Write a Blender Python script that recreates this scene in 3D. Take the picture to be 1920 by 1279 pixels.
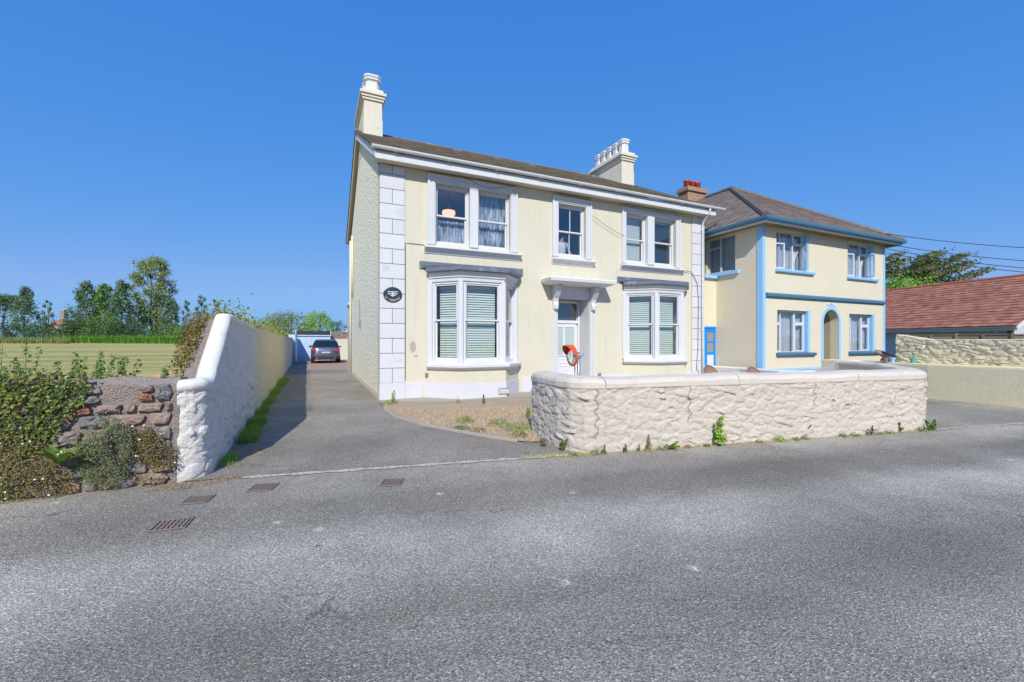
import bpy, bmesh, math, random
import numpy as np
from mathutils import Vector, Matrix, noise
R = math.radians
scene = bpy.context.scene
for o in list(bpy.data.objects): bpy.data.objects.remove(o)

# ------------------------------------------------------------------ camera
cam_data = bpy.data.cameras.new('camera'); cam = bpy.data.objects.new('camera', cam_data)
scene.collection.objects.link(cam); scene.camera = cam
cam.location = (0, 0, 1.5); cam.rotation_euler = (R(90), 0, 0)
cam_data.sensor_width = 36.0; cam_data.lens = 36.0 * 800 / 1920
cam_data.shift_y = 0.0005; cam_data.clip_start = 0.05; cam_data.clip_end = 6000
# ------------------------------------------------------------------ sky, sun, exposure
SUN_EL = 38.7
world = bpy.data.worlds.new('World'); scene.world = world; world.use_nodes = True
wn = world.node_tree; bg = wn.nodes['Background']
sky = wn.nodes.new('ShaderNodeTexSky'); sky.sky_type = 'NISHITA'; sky.sun_disc = False
sky.sun_elevation = R(SUN_EL); sky.sun_rotation = R(180 + 1.4)
sky.altitude = 0; sky.air_density = 1.0; sky.dust_density = 0.0; sky.ozone_density = 10.0
# one even tone curve over the whole sky (the photograph is tone-mapped: its sky is deep blue with a shallow gradient)
SKY_STR = 0.12
sep = wn.nodes.new('ShaderNodeSeparateColor'); comb = wn.nodes.new('ShaderNodeCombineColor'); wn.links.new(sky.outputs[0], sep.inputs[0])
for ch, (gain, gam, top) in enumerate(((.62, .98, .225), (.478, .455, .445), (.76, .20, .95))):
    m0 = wn.nodes.new('ShaderNodeMath'); m0.operation = 'MULTIPLY'; m0.inputs[1].default_value = .15; wn.links.new(sep.outputs[ch], m0.inputs[0])
    m1 = wn.nodes.new('ShaderNodeMath'); m1.operation = 'POWER'; m1.inputs[1].default_value = gam; wn.links.new(m0.outputs[0], m1.inputs[0])
    m2 = wn.nodes.new('ShaderNodeMath'); m2.operation = 'MULTIPLY'; m2.inputs[1].default_value = gain/SKY_STR/1.12; m3 = wn.nodes.new('ShaderNodeMath'); m3.operation = 'SMOOTH_MIN'; m3.inputs[1].default_value = top/gain; m3.inputs[2].default_value = .08; wn.links.new(m1.outputs[0], m3.inputs[0]); wn.links.new(m3.outputs[0], m2.inputs[0]); wn.links.new(m2.outputs[0], comb.inputs[ch])
wn.links.new(comb.outputs[0], bg.inputs[0]); bg.inputs[1].default_value = SKY_STR
sun_data = bpy.data.lights.new('sun', 'SUN'); sun = bpy.data.objects.new('sun', sun_data)
scene.collection.objects.link(sun)
sun_data.energy = 3.6; sun_data.angle = R(0.53); sun_data.color = (1.0, 0.955, 0.88)
sun.rotation_euler = Vector((-0.031, 1.25, -1.0)).to_track_quat('-Z', 'Y').to_euler()
vs = scene.view_settings
vs.view_transform = 'Standard'; vs.look = 'None'; vs.exposure = 0.32; vs.gamma = 1.0; vs.use_curve_mapping = False
scene.cycles.max_bounces = 8; scene.cycles.transparent_max_bounces = 12
scene.cycles.diffuse_bounces = 4; scene.cycles.glossy_bounces = 4; scene.cycles.caustics_reflective = False; scene.cycles.caustics_refractive = False

# ------------------------------------------------------------------ helpers
ANG = R(24.5); CA, SA = math.cos(ANG), math.sin(ANG)
P0 = (-3.358, 10.81); N0 = (8.34, 14.2)
def HL(s, t, z=0.0): return (P0[0] + s*CA - t*SA, P0[1] + s*SA + t*CA, z)
RA = R(14.2); RC, RS = math.cos(RA), math.sin(RA)
def RD(a, b, z=0.0):  # along the road edge, b = towards the houses
    return (1.0 + a*RC - b*RS, 5.71 + a*RS + b*RC, z)
COL = scene.collection
def tag(o, label=None, cat=None, group=None, kind=None):
    if label: o['label'] = label
    if cat: o['category'] = cat
    if group: o['group'] = group
    if kind: o['kind'] = kind
    return o
def empty(name, loc=(0, 0, 0), rz=0.0, label=None, cat=None, group=None, kind=None):
    o = bpy.data.objects.new(name, None); COL.objects.link(o)
    o.location = loc; o.rotation_euler = (0, 0, rz); o.empty_display_size = .1
    return tag(o, label, cat, group, kind)
def link(name, me, parent=None):
    o = bpy.data.objects.new(name, me); COL.objects.link(o)
    if parent is not None: o.parent = parent
    return o
class MB:
    def __init__(self, xf=None): self.v = []; self.f = []; self.xf = xf
    def add(self, p):
        self.v.append(self.xf(p) if self.xf else tuple(p)); return len(self.v) - 1
    def poly(self, pts): self.f.append([self.add(p) for p in pts]); return self
    def box(self, x0, y0, z0, x1, y1, z1):
        i = [self.add(p) for p in ((x0,y0,z0),(x1,y0,z0),(x1,y1,z0),(x0,y1,z0),(x0,y0,z1),(x1,y0,z1),(x1,y1,z1),(x0,y1,z1))]
        for q in ((0,3,2,1),(4,5,6,7),(0,1,5,4),(1,2,6,5),(2,3,7,6),(3,0,4,7)): self.f.append([i[k] for k in q])
        return self
    def loft(self, rings, closed=True, cap=True):
        ids = [[self.add(p) for p in r] for r in rings]; n = len(ids[0])
        for a, b in zip(ids, ids[1:]):
            for k in range(n if closed else n - 1):
                m = (k + 1) % n; self.f.append([a[k], a[m], b[m], b[k]])
        if cap and closed: self.f.append(ids[0][::-1]); self.f.append(list(ids[-1]))
        return self
    def tube(self, path, rad, n=8, cap=True):
        path = [Vector(p) for p in path]; rings = []
        rads = rad if isinstance(rad, (list, tuple)) else [rad]*len(path)
        up = None
        for i, p in enumerate(path):
            d = (path[min(i+1, len(path)-1)] - path[max(i-1, 0)]).normalized()
            if up is None: up = Vector((0,0,1)) if abs(d.z) < .9 else Vector((1,0,0))
            a = d.cross(up).normalized(); b = a.cross(d).normalized(); up = b
            rings.append([p + (a*math.cos(2*math.pi*k/n) + b*math.sin(2*math.pi*k/n))*rads[i] for k in range(n)])
        return self.loft(rings, True, cap)
    def lathe(self, prof, n=16, c=(0,0,0), ring=False):
        if ring: prof = list(prof) + [prof[0]]
        return self.loft([[(c[0]+r*math.cos(2*math.pi*k/n), c[1]+r*math.sin(2*math.pi*k/n), c[2]+z) for k in range(n)] for r, z in prof], True, not ring)
    def prism(self, poly, z0, z1):
        return self.loft([[(x, y, z0) for x, y in poly], [(x, y, z1) for x, y in poly]])
    def sweep(self, path, prof, mapf=None, closed_prof=True, closed_path=False):
        """path: 2D points; prof: (offset to the right of travel, height)."""
        mapf = mapf or (lambda x, y, h: (x, y, h)); n = len(path); rings = []
        for i, p in enumerate(path):
            p = Vector(p)
            a = Vector(path[(i-1) % n]) if (i > 0 or closed_path) else None
            b = Vector(path[(i+1) % n]) if (i < n-1 or closed_path) else None
            ns = []
            for q, s in ((a, 1), (b, -1)):
                if q is not None:
                    d = (p - q).normalized()*s; ns.append(Vector((d.y, -d.x)))
            m = ns[0] if len(ns) == 1 else (ns[0] + ns[1]).normalized()
            k = 1.0 if len(ns) == 1 else 1.0/max(.3, m.dot(ns[0]))
            rings.append([mapf(p.x + m.x*o*k, p.y + m.y*o*k, h) for o, h in prof])
        if closed_path: rings.append(rings[0])
        return self.loft(rings, closed_prof, not closed_path)
    def mesh(self, name='mesh', smooth=False):
        me = bpy.data.meshes.new(name); me.from_pydata([tuple(p) for p in self.v], [], self.f)
        if smooth:
            for p in me.polygons: p.use_smooth = True
        return me
    def build(self, name, mat, parent=None, smooth=False, bevel=0.0, recalc=True):
        me = self.mesh(name, smooth)
        if recalc:
            bm = bmesh.new(); bm.from_mesh(me); bmesh.ops.recalc_face_normals(bm, faces=bm.faces); bm.to_mesh(me); bm.free()
        if mat is not None: me.materials.append(mat)
        o = link(name, me, parent)
        if bevel:
            b = o.modifiers.new('bevel', 'BEVEL'); b.width = bevel; b.segments = 2; b.limit_method = 'ANGLE'; b.angle_limit = R(40)
        return o
def np_mesh(name, verts, faces, mat, parent=None, cols=None, smooth=False):
    verts = np.asarray(verts, dtype=np.float32); faces = np.asarray(faces, dtype=np.int32)
    me = bpy.data.meshes.new(name); k = faces.shape[1]; nf = len(faces)
    me.vertices.add(len(verts)); me.vertices.foreach_set('co', verts.ravel())
    me.loops.add(nf*k); me.loops.foreach_set('vertex_index', faces.ravel())
    me.polygons.add(nf); me.polygons.foreach_set('loop_start', np.arange(nf, dtype=np.int32)*k)
    if smooth: me.polygons.foreach_set('use_smooth', np.ones(nf, dtype=bool))
    me.update(calc_edges=True)
    if cols is not None:
        ca = me.color_attributes.new('Col', 'FLOAT_COLOR', 'POINT')
        c4 = np.ones((len(verts), 4), dtype=np.float32); c4[:, :3] = cols; ca.data.foreach_set('color', c4.ravel())
    if mat is not None: me.materials.append(mat)
    return link(name, me, parent)

# ------------------------------------------------------------------ materials
class NT:
    def __init__(self, name):
        self.m = bpy.data.materials.new(name); self.m.use_nodes = True; self.t = self.m.node_tree
        self.t.nodes.clear(); self.out = self.t.nodes.new('ShaderNodeOutputMaterial'); self._co = None
    def n(self, typ, **kw):
        nd = self.t.nodes.new('ShaderNode' + typ)
        for k, v in kw.items(): setattr(nd, k, v)
        return nd
    def l(self, a, b): self.t.links.new(a, b)
    def co(self, scale=(1,1,1), rot=(0,0,0), obj=True):
        if self._co is None:
            tc = self.n('TexCoord'); self._co = tc
        mp = self.n('Mapping'); mp.inputs['Scale'].default_value = scale; mp.inputs['Rotation'].default_value = rot
        self.l(self._co.outputs['Object'], mp.inputs[0]); return mp.outputs[0]
    def noise(self, scale, detail=4, rough=.55, co=None, dist=0):
        nd = self.n('TexNoise'); nd.inputs['Scale'].default_value = scale; nd.inputs['Detail'].default_value = detail
        nd.inputs['Roughness'].default_value = rough; nd.inputs['Distortion'].default_value = dist
        self.l(co or self.co(), nd.inputs['Vector']); return nd.outputs['Fac']
    def voro(self, scale, feature='F1', co=None, out='Distance', rnd=1):
        nd = self.n('TexVoronoi'); nd.feature = feature; nd.inputs['Scale'].default_value = scale
        nd.inputs['Randomness'].default_value = rnd
        self.l(co or self.co(), nd.inputs['Vector']); return nd.outputs[out]
    def ramp(self, fac, stops, interp='LINEAR'):
        nd = self.n('ValToRGB'); cr = nd.color_ramp; cr.interpolation = interp
        while len(cr.elements) < len(stops): cr.elements.new(.5)
        for e, (p, c) in zip(cr.elements, stops):
            e.position = p; e.color = (c, c, c, 1) if isinstance(c, (int, float)) else (*c[:3], 1)
        self.l(fac, nd.inputs[0]); return nd.outputs[0]
    def mix(self, fac, a, b, mode='MIX'):
        nd = self.n('MixRGB'); nd.blend_type = mode
        for i, x in enumerate((fac, a, b)):
            if isinstance(x, (int, float)): nd.inputs[i].default_value = x if i == 0 else (x, x, x, 1)
            elif isinstance(x, tuple): nd.inputs[i].default_value = (*x[:3], 1)
            else: self.l(x, nd.inputs[i])
        return nd.outputs[0]
    def math(self, op, a, b=0.0):
        nd = self.n('Math'); nd.operation = op
        for i, x in enumerate((a, b)):
            if isinstance(x, (int, float)): nd.inputs[i].default_value = x
            else: self.l(x, nd.inputs[i])
        return nd.outputs[0]
    def bump(self, h, strength=.5, dist=.01, nrm=None):
        nd = self.n('Bump'); nd.inputs['Strength'].default_value = strength; nd.inputs['Distance'].default_value = dist
        self.l(h, nd.inputs['Height'])
        if nrm is not None: self.l(nrm, nd.inputs['Normal'])
        return nd.outputs[0]
    def pbr(self, col, rough=.8, nrm=None, metal=0.0, spec=.4, **kw):
        p = self.n('BsdfPrincipled')
        for k, x in (('Base Color', col), ('Roughness', rough), ('Metallic', metal), ('Specular IOR Level', spec), *kw.items()):
            if isinstance(x, (int, float)): p.inputs[k].default_value = x
            elif isinstance(x, tuple): p.inputs[k].default_value = (*x[:3], 1)
            else: self.l(x, p.inputs[k])
        if nrm is not None: self.l(nrm, p.inputs['Normal'])
        self.l(p.outputs[0], self.out.inputs[0]); return self.m
def c_mul(c, k): return tuple(min(1, x*k) for x in c)
def paint(name, c, rough=.6, var=.10, scale=2.0, bump=.25, bscale=30, bdist=.004, dirt=None, dirt_amt=.5, dirt_scale=3.0, dirt_lo=.58, rnd=0.0, spec=.35, metal=0.0, streak=0.0):
    n = NT(name)
    col = n.mix(n.noise(scale, 5), c_mul(c, 1-var), c_mul(c, 1+var*.6))
    col = n.mix(n.math('MULTIPLY', n.noise(scale*14, 3), .35), col, c_mul(c, .82))
    if dirt:
        f = n.ramp(n.noise(dirt_scale, 6, .65, dist=.4), [(dirt_lo, 0.0), (min(.99, dirt_lo+.14), dirt_amt)])
        col = n.mix(f, col, dirt)
    if streak:
        sk = n.ramp(n.noise(1.0, 5, .65, n.co((7, 7, .45))), [(.50, 0.0), (.72, streak)]); col = n.mix(sk, col, c_mul(c, .72))
        ln = n.ramp(n.noise(1.0, 2, .5, n.co((.6, .6, 9))), [(.66, 0.0), (.70, streak*.6)]); col = n.mix(ln, col, c_mul(c, .80))
    if rnd:
        oi = n.n('ObjectInfo'); k = n.ramp(oi.outputs['Random'], [(0, 1-rnd), (1, 1.0)])
        col = n.mix(1.0, col, k, 'MULTIPLY')
    nr = n.bump(n.noise(bscale, 5, .6), bump, bdist) if bump else None
    return n.pbr(col, rough, nr, metal, spec)

M = {}
M['cream'] = paint('cream_render', (.69, .64, .495), .85, .07, 1.3, .3, 60, .003, dirt=(.50, .45, .36), dirt_amt=.28, dirt_scale=1.7, streak=.35)
M['cream_chimney'] = paint('cream_chimney_render', (.74, .69, .55), .85, .06, 1.6, .3, 50, .003, dirt=(.42, .32, .18), dirt_amt=.5, dirt_scale=2.6, dirt_lo=.60, streak=.4)
M['white'] = paint('white_paint', (.69, .69, .70), .55, .05, 2.0, .12, 40, .002, dirt=(.45, .44, .40), dirt_amt=.35, dirt_scale=4, dirt_lo=.6, streak=.35)
M['white_worn'] = paint('worn_white_paint', (.74, .73, .72), .6, .06, 2.0, .3, 30, .003, dirt=(.28, .24, .20), dirt_amt=.75, dirt_scale=7, dirt_lo=.66)
M['quoin'] = paint('white_quoin_paint', (.69, .69, .71), .65, .05, 3.0, .2, 40, .002, dirt=(.42, .43, .46), dirt_amt=.45, dirt_scale=2.6, dirt_lo=.57, rnd=.06)
M['plinth'] = paint('white_plinth_paint', (.67, .67, .70), .65, .05, 2.0, .3, 40, .003, dirt=(.20, .17, .15), dirt_amt=.8, dirt_scale=9, dirt_lo=.70)
M['joint'] = paint('grey_joint', (.11, .11, .115), .9, .1, 5, 0)
M['upvc'] = paint('white_upvc', (.70, .70, .72), .35, .03, 2.0, 0, dirt=(.5, .5, .48), dirt_amt=.15, dirt_scale=5)
M['sill'] = paint('painted_sill', (.74, .735, .73), .65, .06, 3.0, .2, 50, .002, dirt=(.34, .31, .27), dirt_amt=.55, dirt_scale=5, dirt_lo=.62)
M['lead'] = paint('grey_lead', (.16, .18, .235), .55, .16, 5.0, .3, 30, .003, dirt=(.42, .44, .48), dirt_amt=.6, dirt_scale=6, dirt_lo=.56)
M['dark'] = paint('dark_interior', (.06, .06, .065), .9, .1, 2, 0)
M['room'] = paint('room_plaster', (.32, .33, .35), .9, .08, 1, 0)
M['blind'] = paint('pale_blind', (.68, .70, .66), .6, .05, 2, 0)
M['lace'] = None
M['iron'] = paint('rusty_iron', (.25, .19, .155), .8, .25, 30, .5, 120, .002, dirt=(.22, .19, .165), dirt_amt=.8, dirt_scale=25, dirt_lo=.5)
M['black'] = paint('black_plastic', (.02, .02, .022), .5, .1, 5, 0)
M['cable'] = paint('black_cable', (.03, .03, .032), .7, .1, 5, 0)
M['steel'] = paint('galvanised_steel', (.36, .39, .42), .42, .2, 20, .1, 60, .001, metal=.75)
M['orange'] = paint('orange_plastic', (.85, .09, .03), .4, .06, 6, 0)
M['blue_light'] = paint('light_blue_paint', (.32, .60, .90), .6, .07, 3, .15, 40, .002, dirt=(.55, .66, .76), dirt_amt=.4, dirt_scale=6)
M['blue_dark'] = paint('steel_blue_paint', (.07, .18, .29), .55, .1, 3, .1, 40, .002, dirt=(.20, .33, .42), dirt_amt=.4, dirt_scale=5)
M['blue_gate'] = paint('bright_blue_gate_paint', (.0, .26, .82), .45, .06, 3, .1, 40, .002)
M['timber'] = paint('weathered_timber', (.36, .26, .19), .85, .25, 6, .4, 50, .003, rnd=.35)
M['terracotta'] = paint('terracotta', (.50, .085, .035), .7, .15, 8, .2, 40, .002)
M['skin'] = paint('skin', (.52, .30, .22), .6, .05, 6, 0)
M['shirt'] = paint('white_cotton', (.70, .72, .78), .85, .05, 6, .3, 80, .002)
M['shorts'] = paint('teal_cotton', (.12, .42, .36), .85, .05, 6, .3, 80, .002)
M['hair'] = paint('brown_hair', (.09, .05, .03), .7, .2, 30, .3, 100, .002)

def glass(name, tint=(.80, .90, .90), ior=1.55, rough=.0):
    n = NT(name); ge = n.n('NewGeometry'); dt = n.n('VectorMath'); dt.operation = 'DOT_PRODUCT'; n.l(ge.outputs['Incoming'], dt.inputs[0]); n.l(ge.outputs['Normal'], dt.inputs[1])
    f0 = ((ior-1)/(ior+1))**2; sch = n.math('POWER', n.math('SUBTRACT', 1.0, n.math('ABSOLUTE', dt.outputs['Value'])), 5.0); fres = n.math('ADD', n.math('MULTIPLY', sch, 1-f0), f0)
    tr = n.n('BsdfTransparent'); tr.inputs[0].default_value = (*tint, 1)
    gl = n.n('BsdfGlossy'); gl.inputs['Roughness'].default_value = rough; gl.inputs[0].default_value = (.95, .97, 1, 1)
    mx = n.n('MixShader'); f = n.math('MINIMUM', n.math('ADD', n.math('MULTIPLY', fres, 1.6), .02), 1.0)
    n.l(f, mx.inputs[0]); n.l(tr.outputs[0], mx.inputs[1]); n.l(gl.outputs[0], mx.inputs[2]); n.l(mx.outputs[0], n.out.inputs[0])
    return n.m
M['glass'] = glass('window_glass', (.88, .93, .95), 1.85)
M['glass_green'] = glass('green_tinted_glass', (.88, .95, .925), 1.6)
def lace():
    n = NT('lace_curtain'); d = n.n('BsdfDiffuse'); d.inputs[0].default_value = (.68, .70, .74, 1)
    t = n.n('BsdfTransparent'); mx = n.n('MixShader')
    f = n.ramp(n.noise(38, 3, .6), [(.40, .45), (.60, .97)])
    n.l(f, mx.inputs[0]); n.l(t.outputs[0], mx.inputs[1]); n.l(d.outputs[0], mx.inputs[2]); n.l(mx.outputs[0], n.out.inputs[0]); return n.m
M['lace'] = lace()
def curtain():
    n = NT('net_curtain'); d = n.n('BsdfDiffuse'); d.inputs[0].default_value = (.66, .70, .78, 1)
    t = n.n('BsdfTransparent'); mx = n.n('MixShader')
    f = n.ramp(n.noise(9, 4, .6, n.co((1, 1, .25))), [(.36, .12), (.64, .85)])
    n.l(f, mx.inputs[0]); n.l(t.outputs[0], mx.inputs[1]); n.l(d.outputs[0], mx.inputs[2]); n.l(mx.outputs[0], n.out.inputs[0]); return n.m
M['net'] = curtain()
def emis(name, col, st):
    n = NT(name); e = n.n('Emission'); e.inputs[0].default_value = (*col, 1); e.inputs[1].default_value = st
    n.l(e.outputs[0], n.out.inputs[0]); return n.m
M['lamp_glow'] = emis('lamp_glow', (1, .48, .28), 1.6)

def asphalt(name, base, light, band=0.0, pale=.5, agg=130, brown=0.0, tracks=False):
    n = NT(name); rd = n.co((1,1,1), (0,0,-RA))
    mp = n.n('Mapping'); mp.inputs['Scale'].default_value = (.10, 1.0, 1); n.l(rd, mp.inputs[0])
    c1 = n.mix(n.noise(.7, 4), c_mul(base, .85), c_mul(base, 1.15))
    if band:
        b = n.ramp(n.noise(.85, 3, .5, mp.outputs[0]), [(.36, 0.0), (.62, 1.0)])
        c1 = n.mix(n.math('MULTIPLY', b, band), c1, light)
    if tracks:
        wob = n.n('SeparateXYZ'); n.l(rd, wob.inputs[0]); yy = n.math('ADD', wob.outputs[1], n.math('MULTIPLY', n.math('SUBTRACT', n.noise(.5, 3), .5), .9))
        f = n.math('MULTIPLY', n.math('SUBTRACT', 5.29, yy), .2)
        tr = n.ramp(f, [(.0, .85), (.10, .60), (.20, .05), (.29, .15), (.39, 1.0), (.47, .80), (.57, .20), (.66, .05), (.76, .35), (.95, .0)])
        c1 = n.mix(n.math('MULTIPLY', tr, n.ramp(n.noise(.9, 4), [(.30, .45), (.62, 1.0)])), c1, light)
        gr_ = n.ramp(f, [(.0, .8), (.035, .0)]); c1 = n.mix(n.math('MULTIPLY', gr_, n.ramp(n.noise(6, 4), [(.4, 0.0), (.6, 1.0)])), c1, (.42, .35, .26))
    if brown:
        b = n.ramp(n.noise(1.1, 5, .6), [(.45, 0.0), (.7, brown)])
        c1 = n.mix(b, c1, (.26, .205, .155))
    v = n.voro(agg, 'F1', out='Color'); sp = n.n('SeparateColor'); n.l(v, sp.inputs[0])
    st = n.ramp(sp.outputs[0], [(0, .48), (.40, .88), (.8, 1.10), (.93, 1.4), (1, 1.9)])
    col = n.mix(1.0, c1, st, 'MULTIPLY')
    g = n.ramp(n.noise(agg*.5, 2, .5), [(.3, .72), (.7, 1.28)]); col = n.mix(1.0, col, g, 'MULTIPLY')
    ps = n.ramp(n.voro(2.2, 'F1'), [(.05, 1.0), (.11, 0.0)])
    keep = n.ramp(n.noise(1.9, 2), [(.46, 0.0), (.52, 1.0)])
    br = n.ramp(n.noise(45, 3), [(.40, 0.0), (.58, 1.0)])
    f = n.math('MULTIPLY', n.math('MULTIPLY', ps, keep), n.math('MULTIPLY', br, pale)); col = n.mix(f, col, (.78, .71, .58))
    ds = n.ramp(n.noise(3.3, 5, .7, dist=.6), [(.60, 0.0), (.72, .35)]); col = n.mix(ds, col, c_mul(base, .55))
    big = n.ramp(n.noise(.33, 4, .6, dist=.5), [(.36, .74), (.60, 1.05)]); col = n.mix(1.0, col, big, 'MULTIPLY')
    wv = n.n('VectorMath'); wv.operation = 'ADD'; nz_ = n.n('TexNoise'); nz_.inputs['Scale'].default_value = 2.4; nz_.inputs['Detail'].default_value = 6; n.l(n.co(), nz_.inputs['Vector'])
    sc_ = n.n('VectorMath'); sc_.operation = 'SCALE'; sc_.inputs['Scale'].default_value = .9; n.l(nz_.outputs['Color'], sc_.inputs[0]); n.l(n.co(), wv.inputs[0]); n.l(sc_.outputs[0], wv.inputs[1])
    cr_ = n.ramp(n.voro(.42, 'DISTANCE_TO_EDGE', wv.outputs[0]), [(.0, 1.0), (.005, 0.0)]); ck = n.ramp(n.noise(.5, 2), [(.49, 0.0), (.56, .8)])
    col = n.mix(n.math('MULTIPLY', cr_, ck), col, c_mul(base, .28))
    ol = n.ramp(n.voro(.9, 'F1', wv.outputs[0]), [(.02, .8), (.05, 0.0)]); ok_ = n.ramp(n.noise(.8, 2), [(.47, 0.0), (.51, 1.0)]); col = n.mix(n.math('MULTIPLY', ol, ok_), col, c_mul(base, .30))
    h = n.math('ADD', n.math('MULTIPLY', n.voro(agg, 'F1'), 1.0), n.math('MULTIPLY', n.noise(agg*.4, 3), 1.2))
    return n.pbr(col, .82, n.bump(h, .8, .006), spec=.35)
M['road'] = asphalt('road_asphalt', (.225, .200, .160), (.54, .485, .395), .25, 1.0, 125, tracks=True)
M['drive'] = asphalt('drive_asphalt', (.31, .275, .222), (.46, .415, .345), .3, .6, 130, .55)
M['drive2'] = asphalt('worn_asphalt', (.31, .28, .225), (.46, .42, .35), .6, .6, 120, .2)
def gravel(name, cols, scale=40, bump=.8):
    n = NT(name); v = n.voro(scale, 'F1', out='Color'); sp = n.n('SeparateColor'); n.l(v, sp.inputs[0])
    col = n.ramp(sp.outputs[0], [(i/(len(cols)-1), c) for i, c in enumerate(cols)])
    col = n.mix(n.noise(1.5, 5), col, c_mul(cols[0], .7)); col = n.mix(n.math('MULTIPLY', n.noise(90, 3), .6), col, c_mul(cols[-1], .8))
    return n.pbr(col, .95, n.bump(n.math('ADD', n.voro(scale, 'F1'), n.noise(60, 3)), bump, .015), spec=.2)
M['bed'] = gravel('dry_garden_bed', [(.50, .37, .25), (.60, .47, .33), (.68, .56, .42), (.50, .38, .27)], 45)
M['concrete'] = paint('pale_concrete', (.42, .36, .29), .9, .15, 3, .4, 60, .004, dirt=(.26, .20, .14), dirt_amt=.5, dirt_scale=4)
M['earth'] = gravel('ground_earth', [(.13, .13, .06), (.18, .17, .09), (.12, .14, .05)], 6)
def brickpave():
    n = NT('brick_paving'); b = n.n('TexBrick'); b.inputs['Scale'].default_value = 5; b.inputs['Color1'].default_value = (.42, .21, .13, 1)
    b.inputs['Color2'].default_value = (.50, .29, .19, 1); b.inputs['Mortar'].default_value = (.33, .25, .19, 1); b.inputs['Mortar Size'].default_value = .03
    n.l(n.co(), b.inputs[0]); return n.pbr(n.mix(n.math('MULTIPLY', n.noise(3, 5), .5), b.outputs[0], (.42, .30, .21)), .9, n.bump(b.outputs['Fac'], -.3, .004))
M['paving'] = brickpave()
def fieldm():
    n = NT('mown_field_grass'); st = n.co((1,1,1), (0,0,-ANG)); mp = n.n('Mapping'); mp.inputs['Scale'].default_value = (.06, 1, 1); n.l(st, mp.inputs[0])
    b = n.noise(.20, 4, .6, mp.outputs[0], .25)
    col = n.ramp(b, [(.32, (.31, .34, .075)), (.42, (.42, .40, .11)), (.48, (.80, .58, .27)), (.54, (.50, .44, .14)), (.62, (.30, .34, .075)), (.68, (.74, .55, .25))])
    col = n.mix(n.ramp(n.noise(7, 6, .7), [(.40, 0.0), (.68, .75)]), col, (.20, .22, .07))
    col = n.mix(n.ramp(n.noise(1.6, 5, .7), [(.48, 0.0), (.68, .7)]), col, (.56, .43, .22))
    return n.pbr(col, .95, n.bump(n.noise(14, 5, .7), .8, .08), spec=.15)
M['field'] = fieldm()
def roughcast(name, c, c2, scale, dist, strength=1.0, pits=.45):
    n = NT(name); h = n.math('ADD', n.noise(scale*1.3, 6, .7), n.math('MULTIPLY', n.voro(scale*2.0, 'F1'), .8))
    pit = n.ramp(n.noise(scale*1.2, 4, .65), [(.32, pits), (.47, 0.0)])
    col = n.mix(n.noise(.8, 5), c_mul(c, .94), c_mul(c, 1.05)); col = n.mix(pit, col, c2)
    return n.pbr(col, .9, n.bump(h, strength, dist), spec=.2)
M['roughcast'] = roughcast('cream_roughcast', (.78, .70, .53), (.46, .39, .27), 20, .018, .9, .35)
M['gable'] = roughcast('painted_rubble_gable', (.96, .90, .70), (.36, .32, .24), 8, .035, .9, .85)
def rubblepaint(name, c, c2, amt=.4, scale=6, dist=.02):
    n = NT(name); col = n.mix(n.noise(1.1, 5), c_mul(c, .90), c_mul(c, 1.06))
    f = n.ramp(n.noise(scale, 6, .68, dist=.5), [(.56, 0.0), (.74, amt)]); col = n.mix(f, col, c2)
    s = n.ramp(n.noise(26, 4, .6), [(.66, 0.0), (.73, amt*1.3)]); col = n.mix(s, col, c_mul(c2, .55))
    h = n.math('ADD', n.noise(16, 8, .70), n.math('MULTIPLY', n.noise(70, 4, .6), .5))
    return n.pbr(col, .85, n.bump(h, .9, dist*1.3), spec=.2)
M['pink_wall'] = rubblepaint('pinkish_white_masonry_paint', (.65, .575, .485), (.44, .385, .32), .5)
M['pink_cope'] = rubblepaint('pinkish_white_coping_paint', (.68, .60, .51), (.42, .37, .31), .5, 5, .010)
M['white_wall'] = rubblepaint('white_masonry_paint', (.76, .71, .65), (.30, .27, .24), .55, 7, .02)
M['white_cope'] = rubblepaint('white_coping_paint', (.76, .72, .66), (.36, .33, .28), .5, 5, .006)
M['cream_wall'] = rubblepaint('cream_masonry_paint', (.82, .72, .50), (.30, .26, .19), .5, 9, .02)
M['cream_plain'] = rubblepaint('cream_flat_masonry_paint', (.86, .76, .50), (.60, .53, .34), .4, 3, .006)
M['cream_stone'] = rubblepaint('cream_rubble_paint', (.80, .71, .49), (.46, .40, .26), .4, 8, .02)
def stone():
    n = NT('mixed_field_stone'); oi = n.n('ObjectInfo')
    base = n.ramp(oi.outputs['Random'], [(0, (.36, .285, .245)), (.18, (.25, .245, .245)), (.36, (.43, .32, .265)), (.52, (.31, .30, .295)), (.66, (.38, .285, .24)), (.78, (.56, .37, .24)), (.86, (.36, .31, .275)), (.95, (.40, .18, .12))], 'CONSTANT')
    col = n.mix(n.noise(16, 6, .7), c_mul((.5,.5,.5), .9), (1.25, 1.2, 1.15)); col = n.mix(1.0, base, col, 'MULTIPLY')
    col = n.mix(n.ramp(n.noise(9, 5, .7), [(.55, 0.0), (.68, .65)]), col, (.36, .345, .32))
    return n.pbr(col, .92, n.bump(n.noise(24, 7, .7), 1.0, .02), spec=.25)
M['stone'] = stone()
M['mortar'] = gravel('grey_lime_mortar', [(.36, .295, .25), (.44, .375, .32), (.32, .255, .22)], 60, .9)
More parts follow.
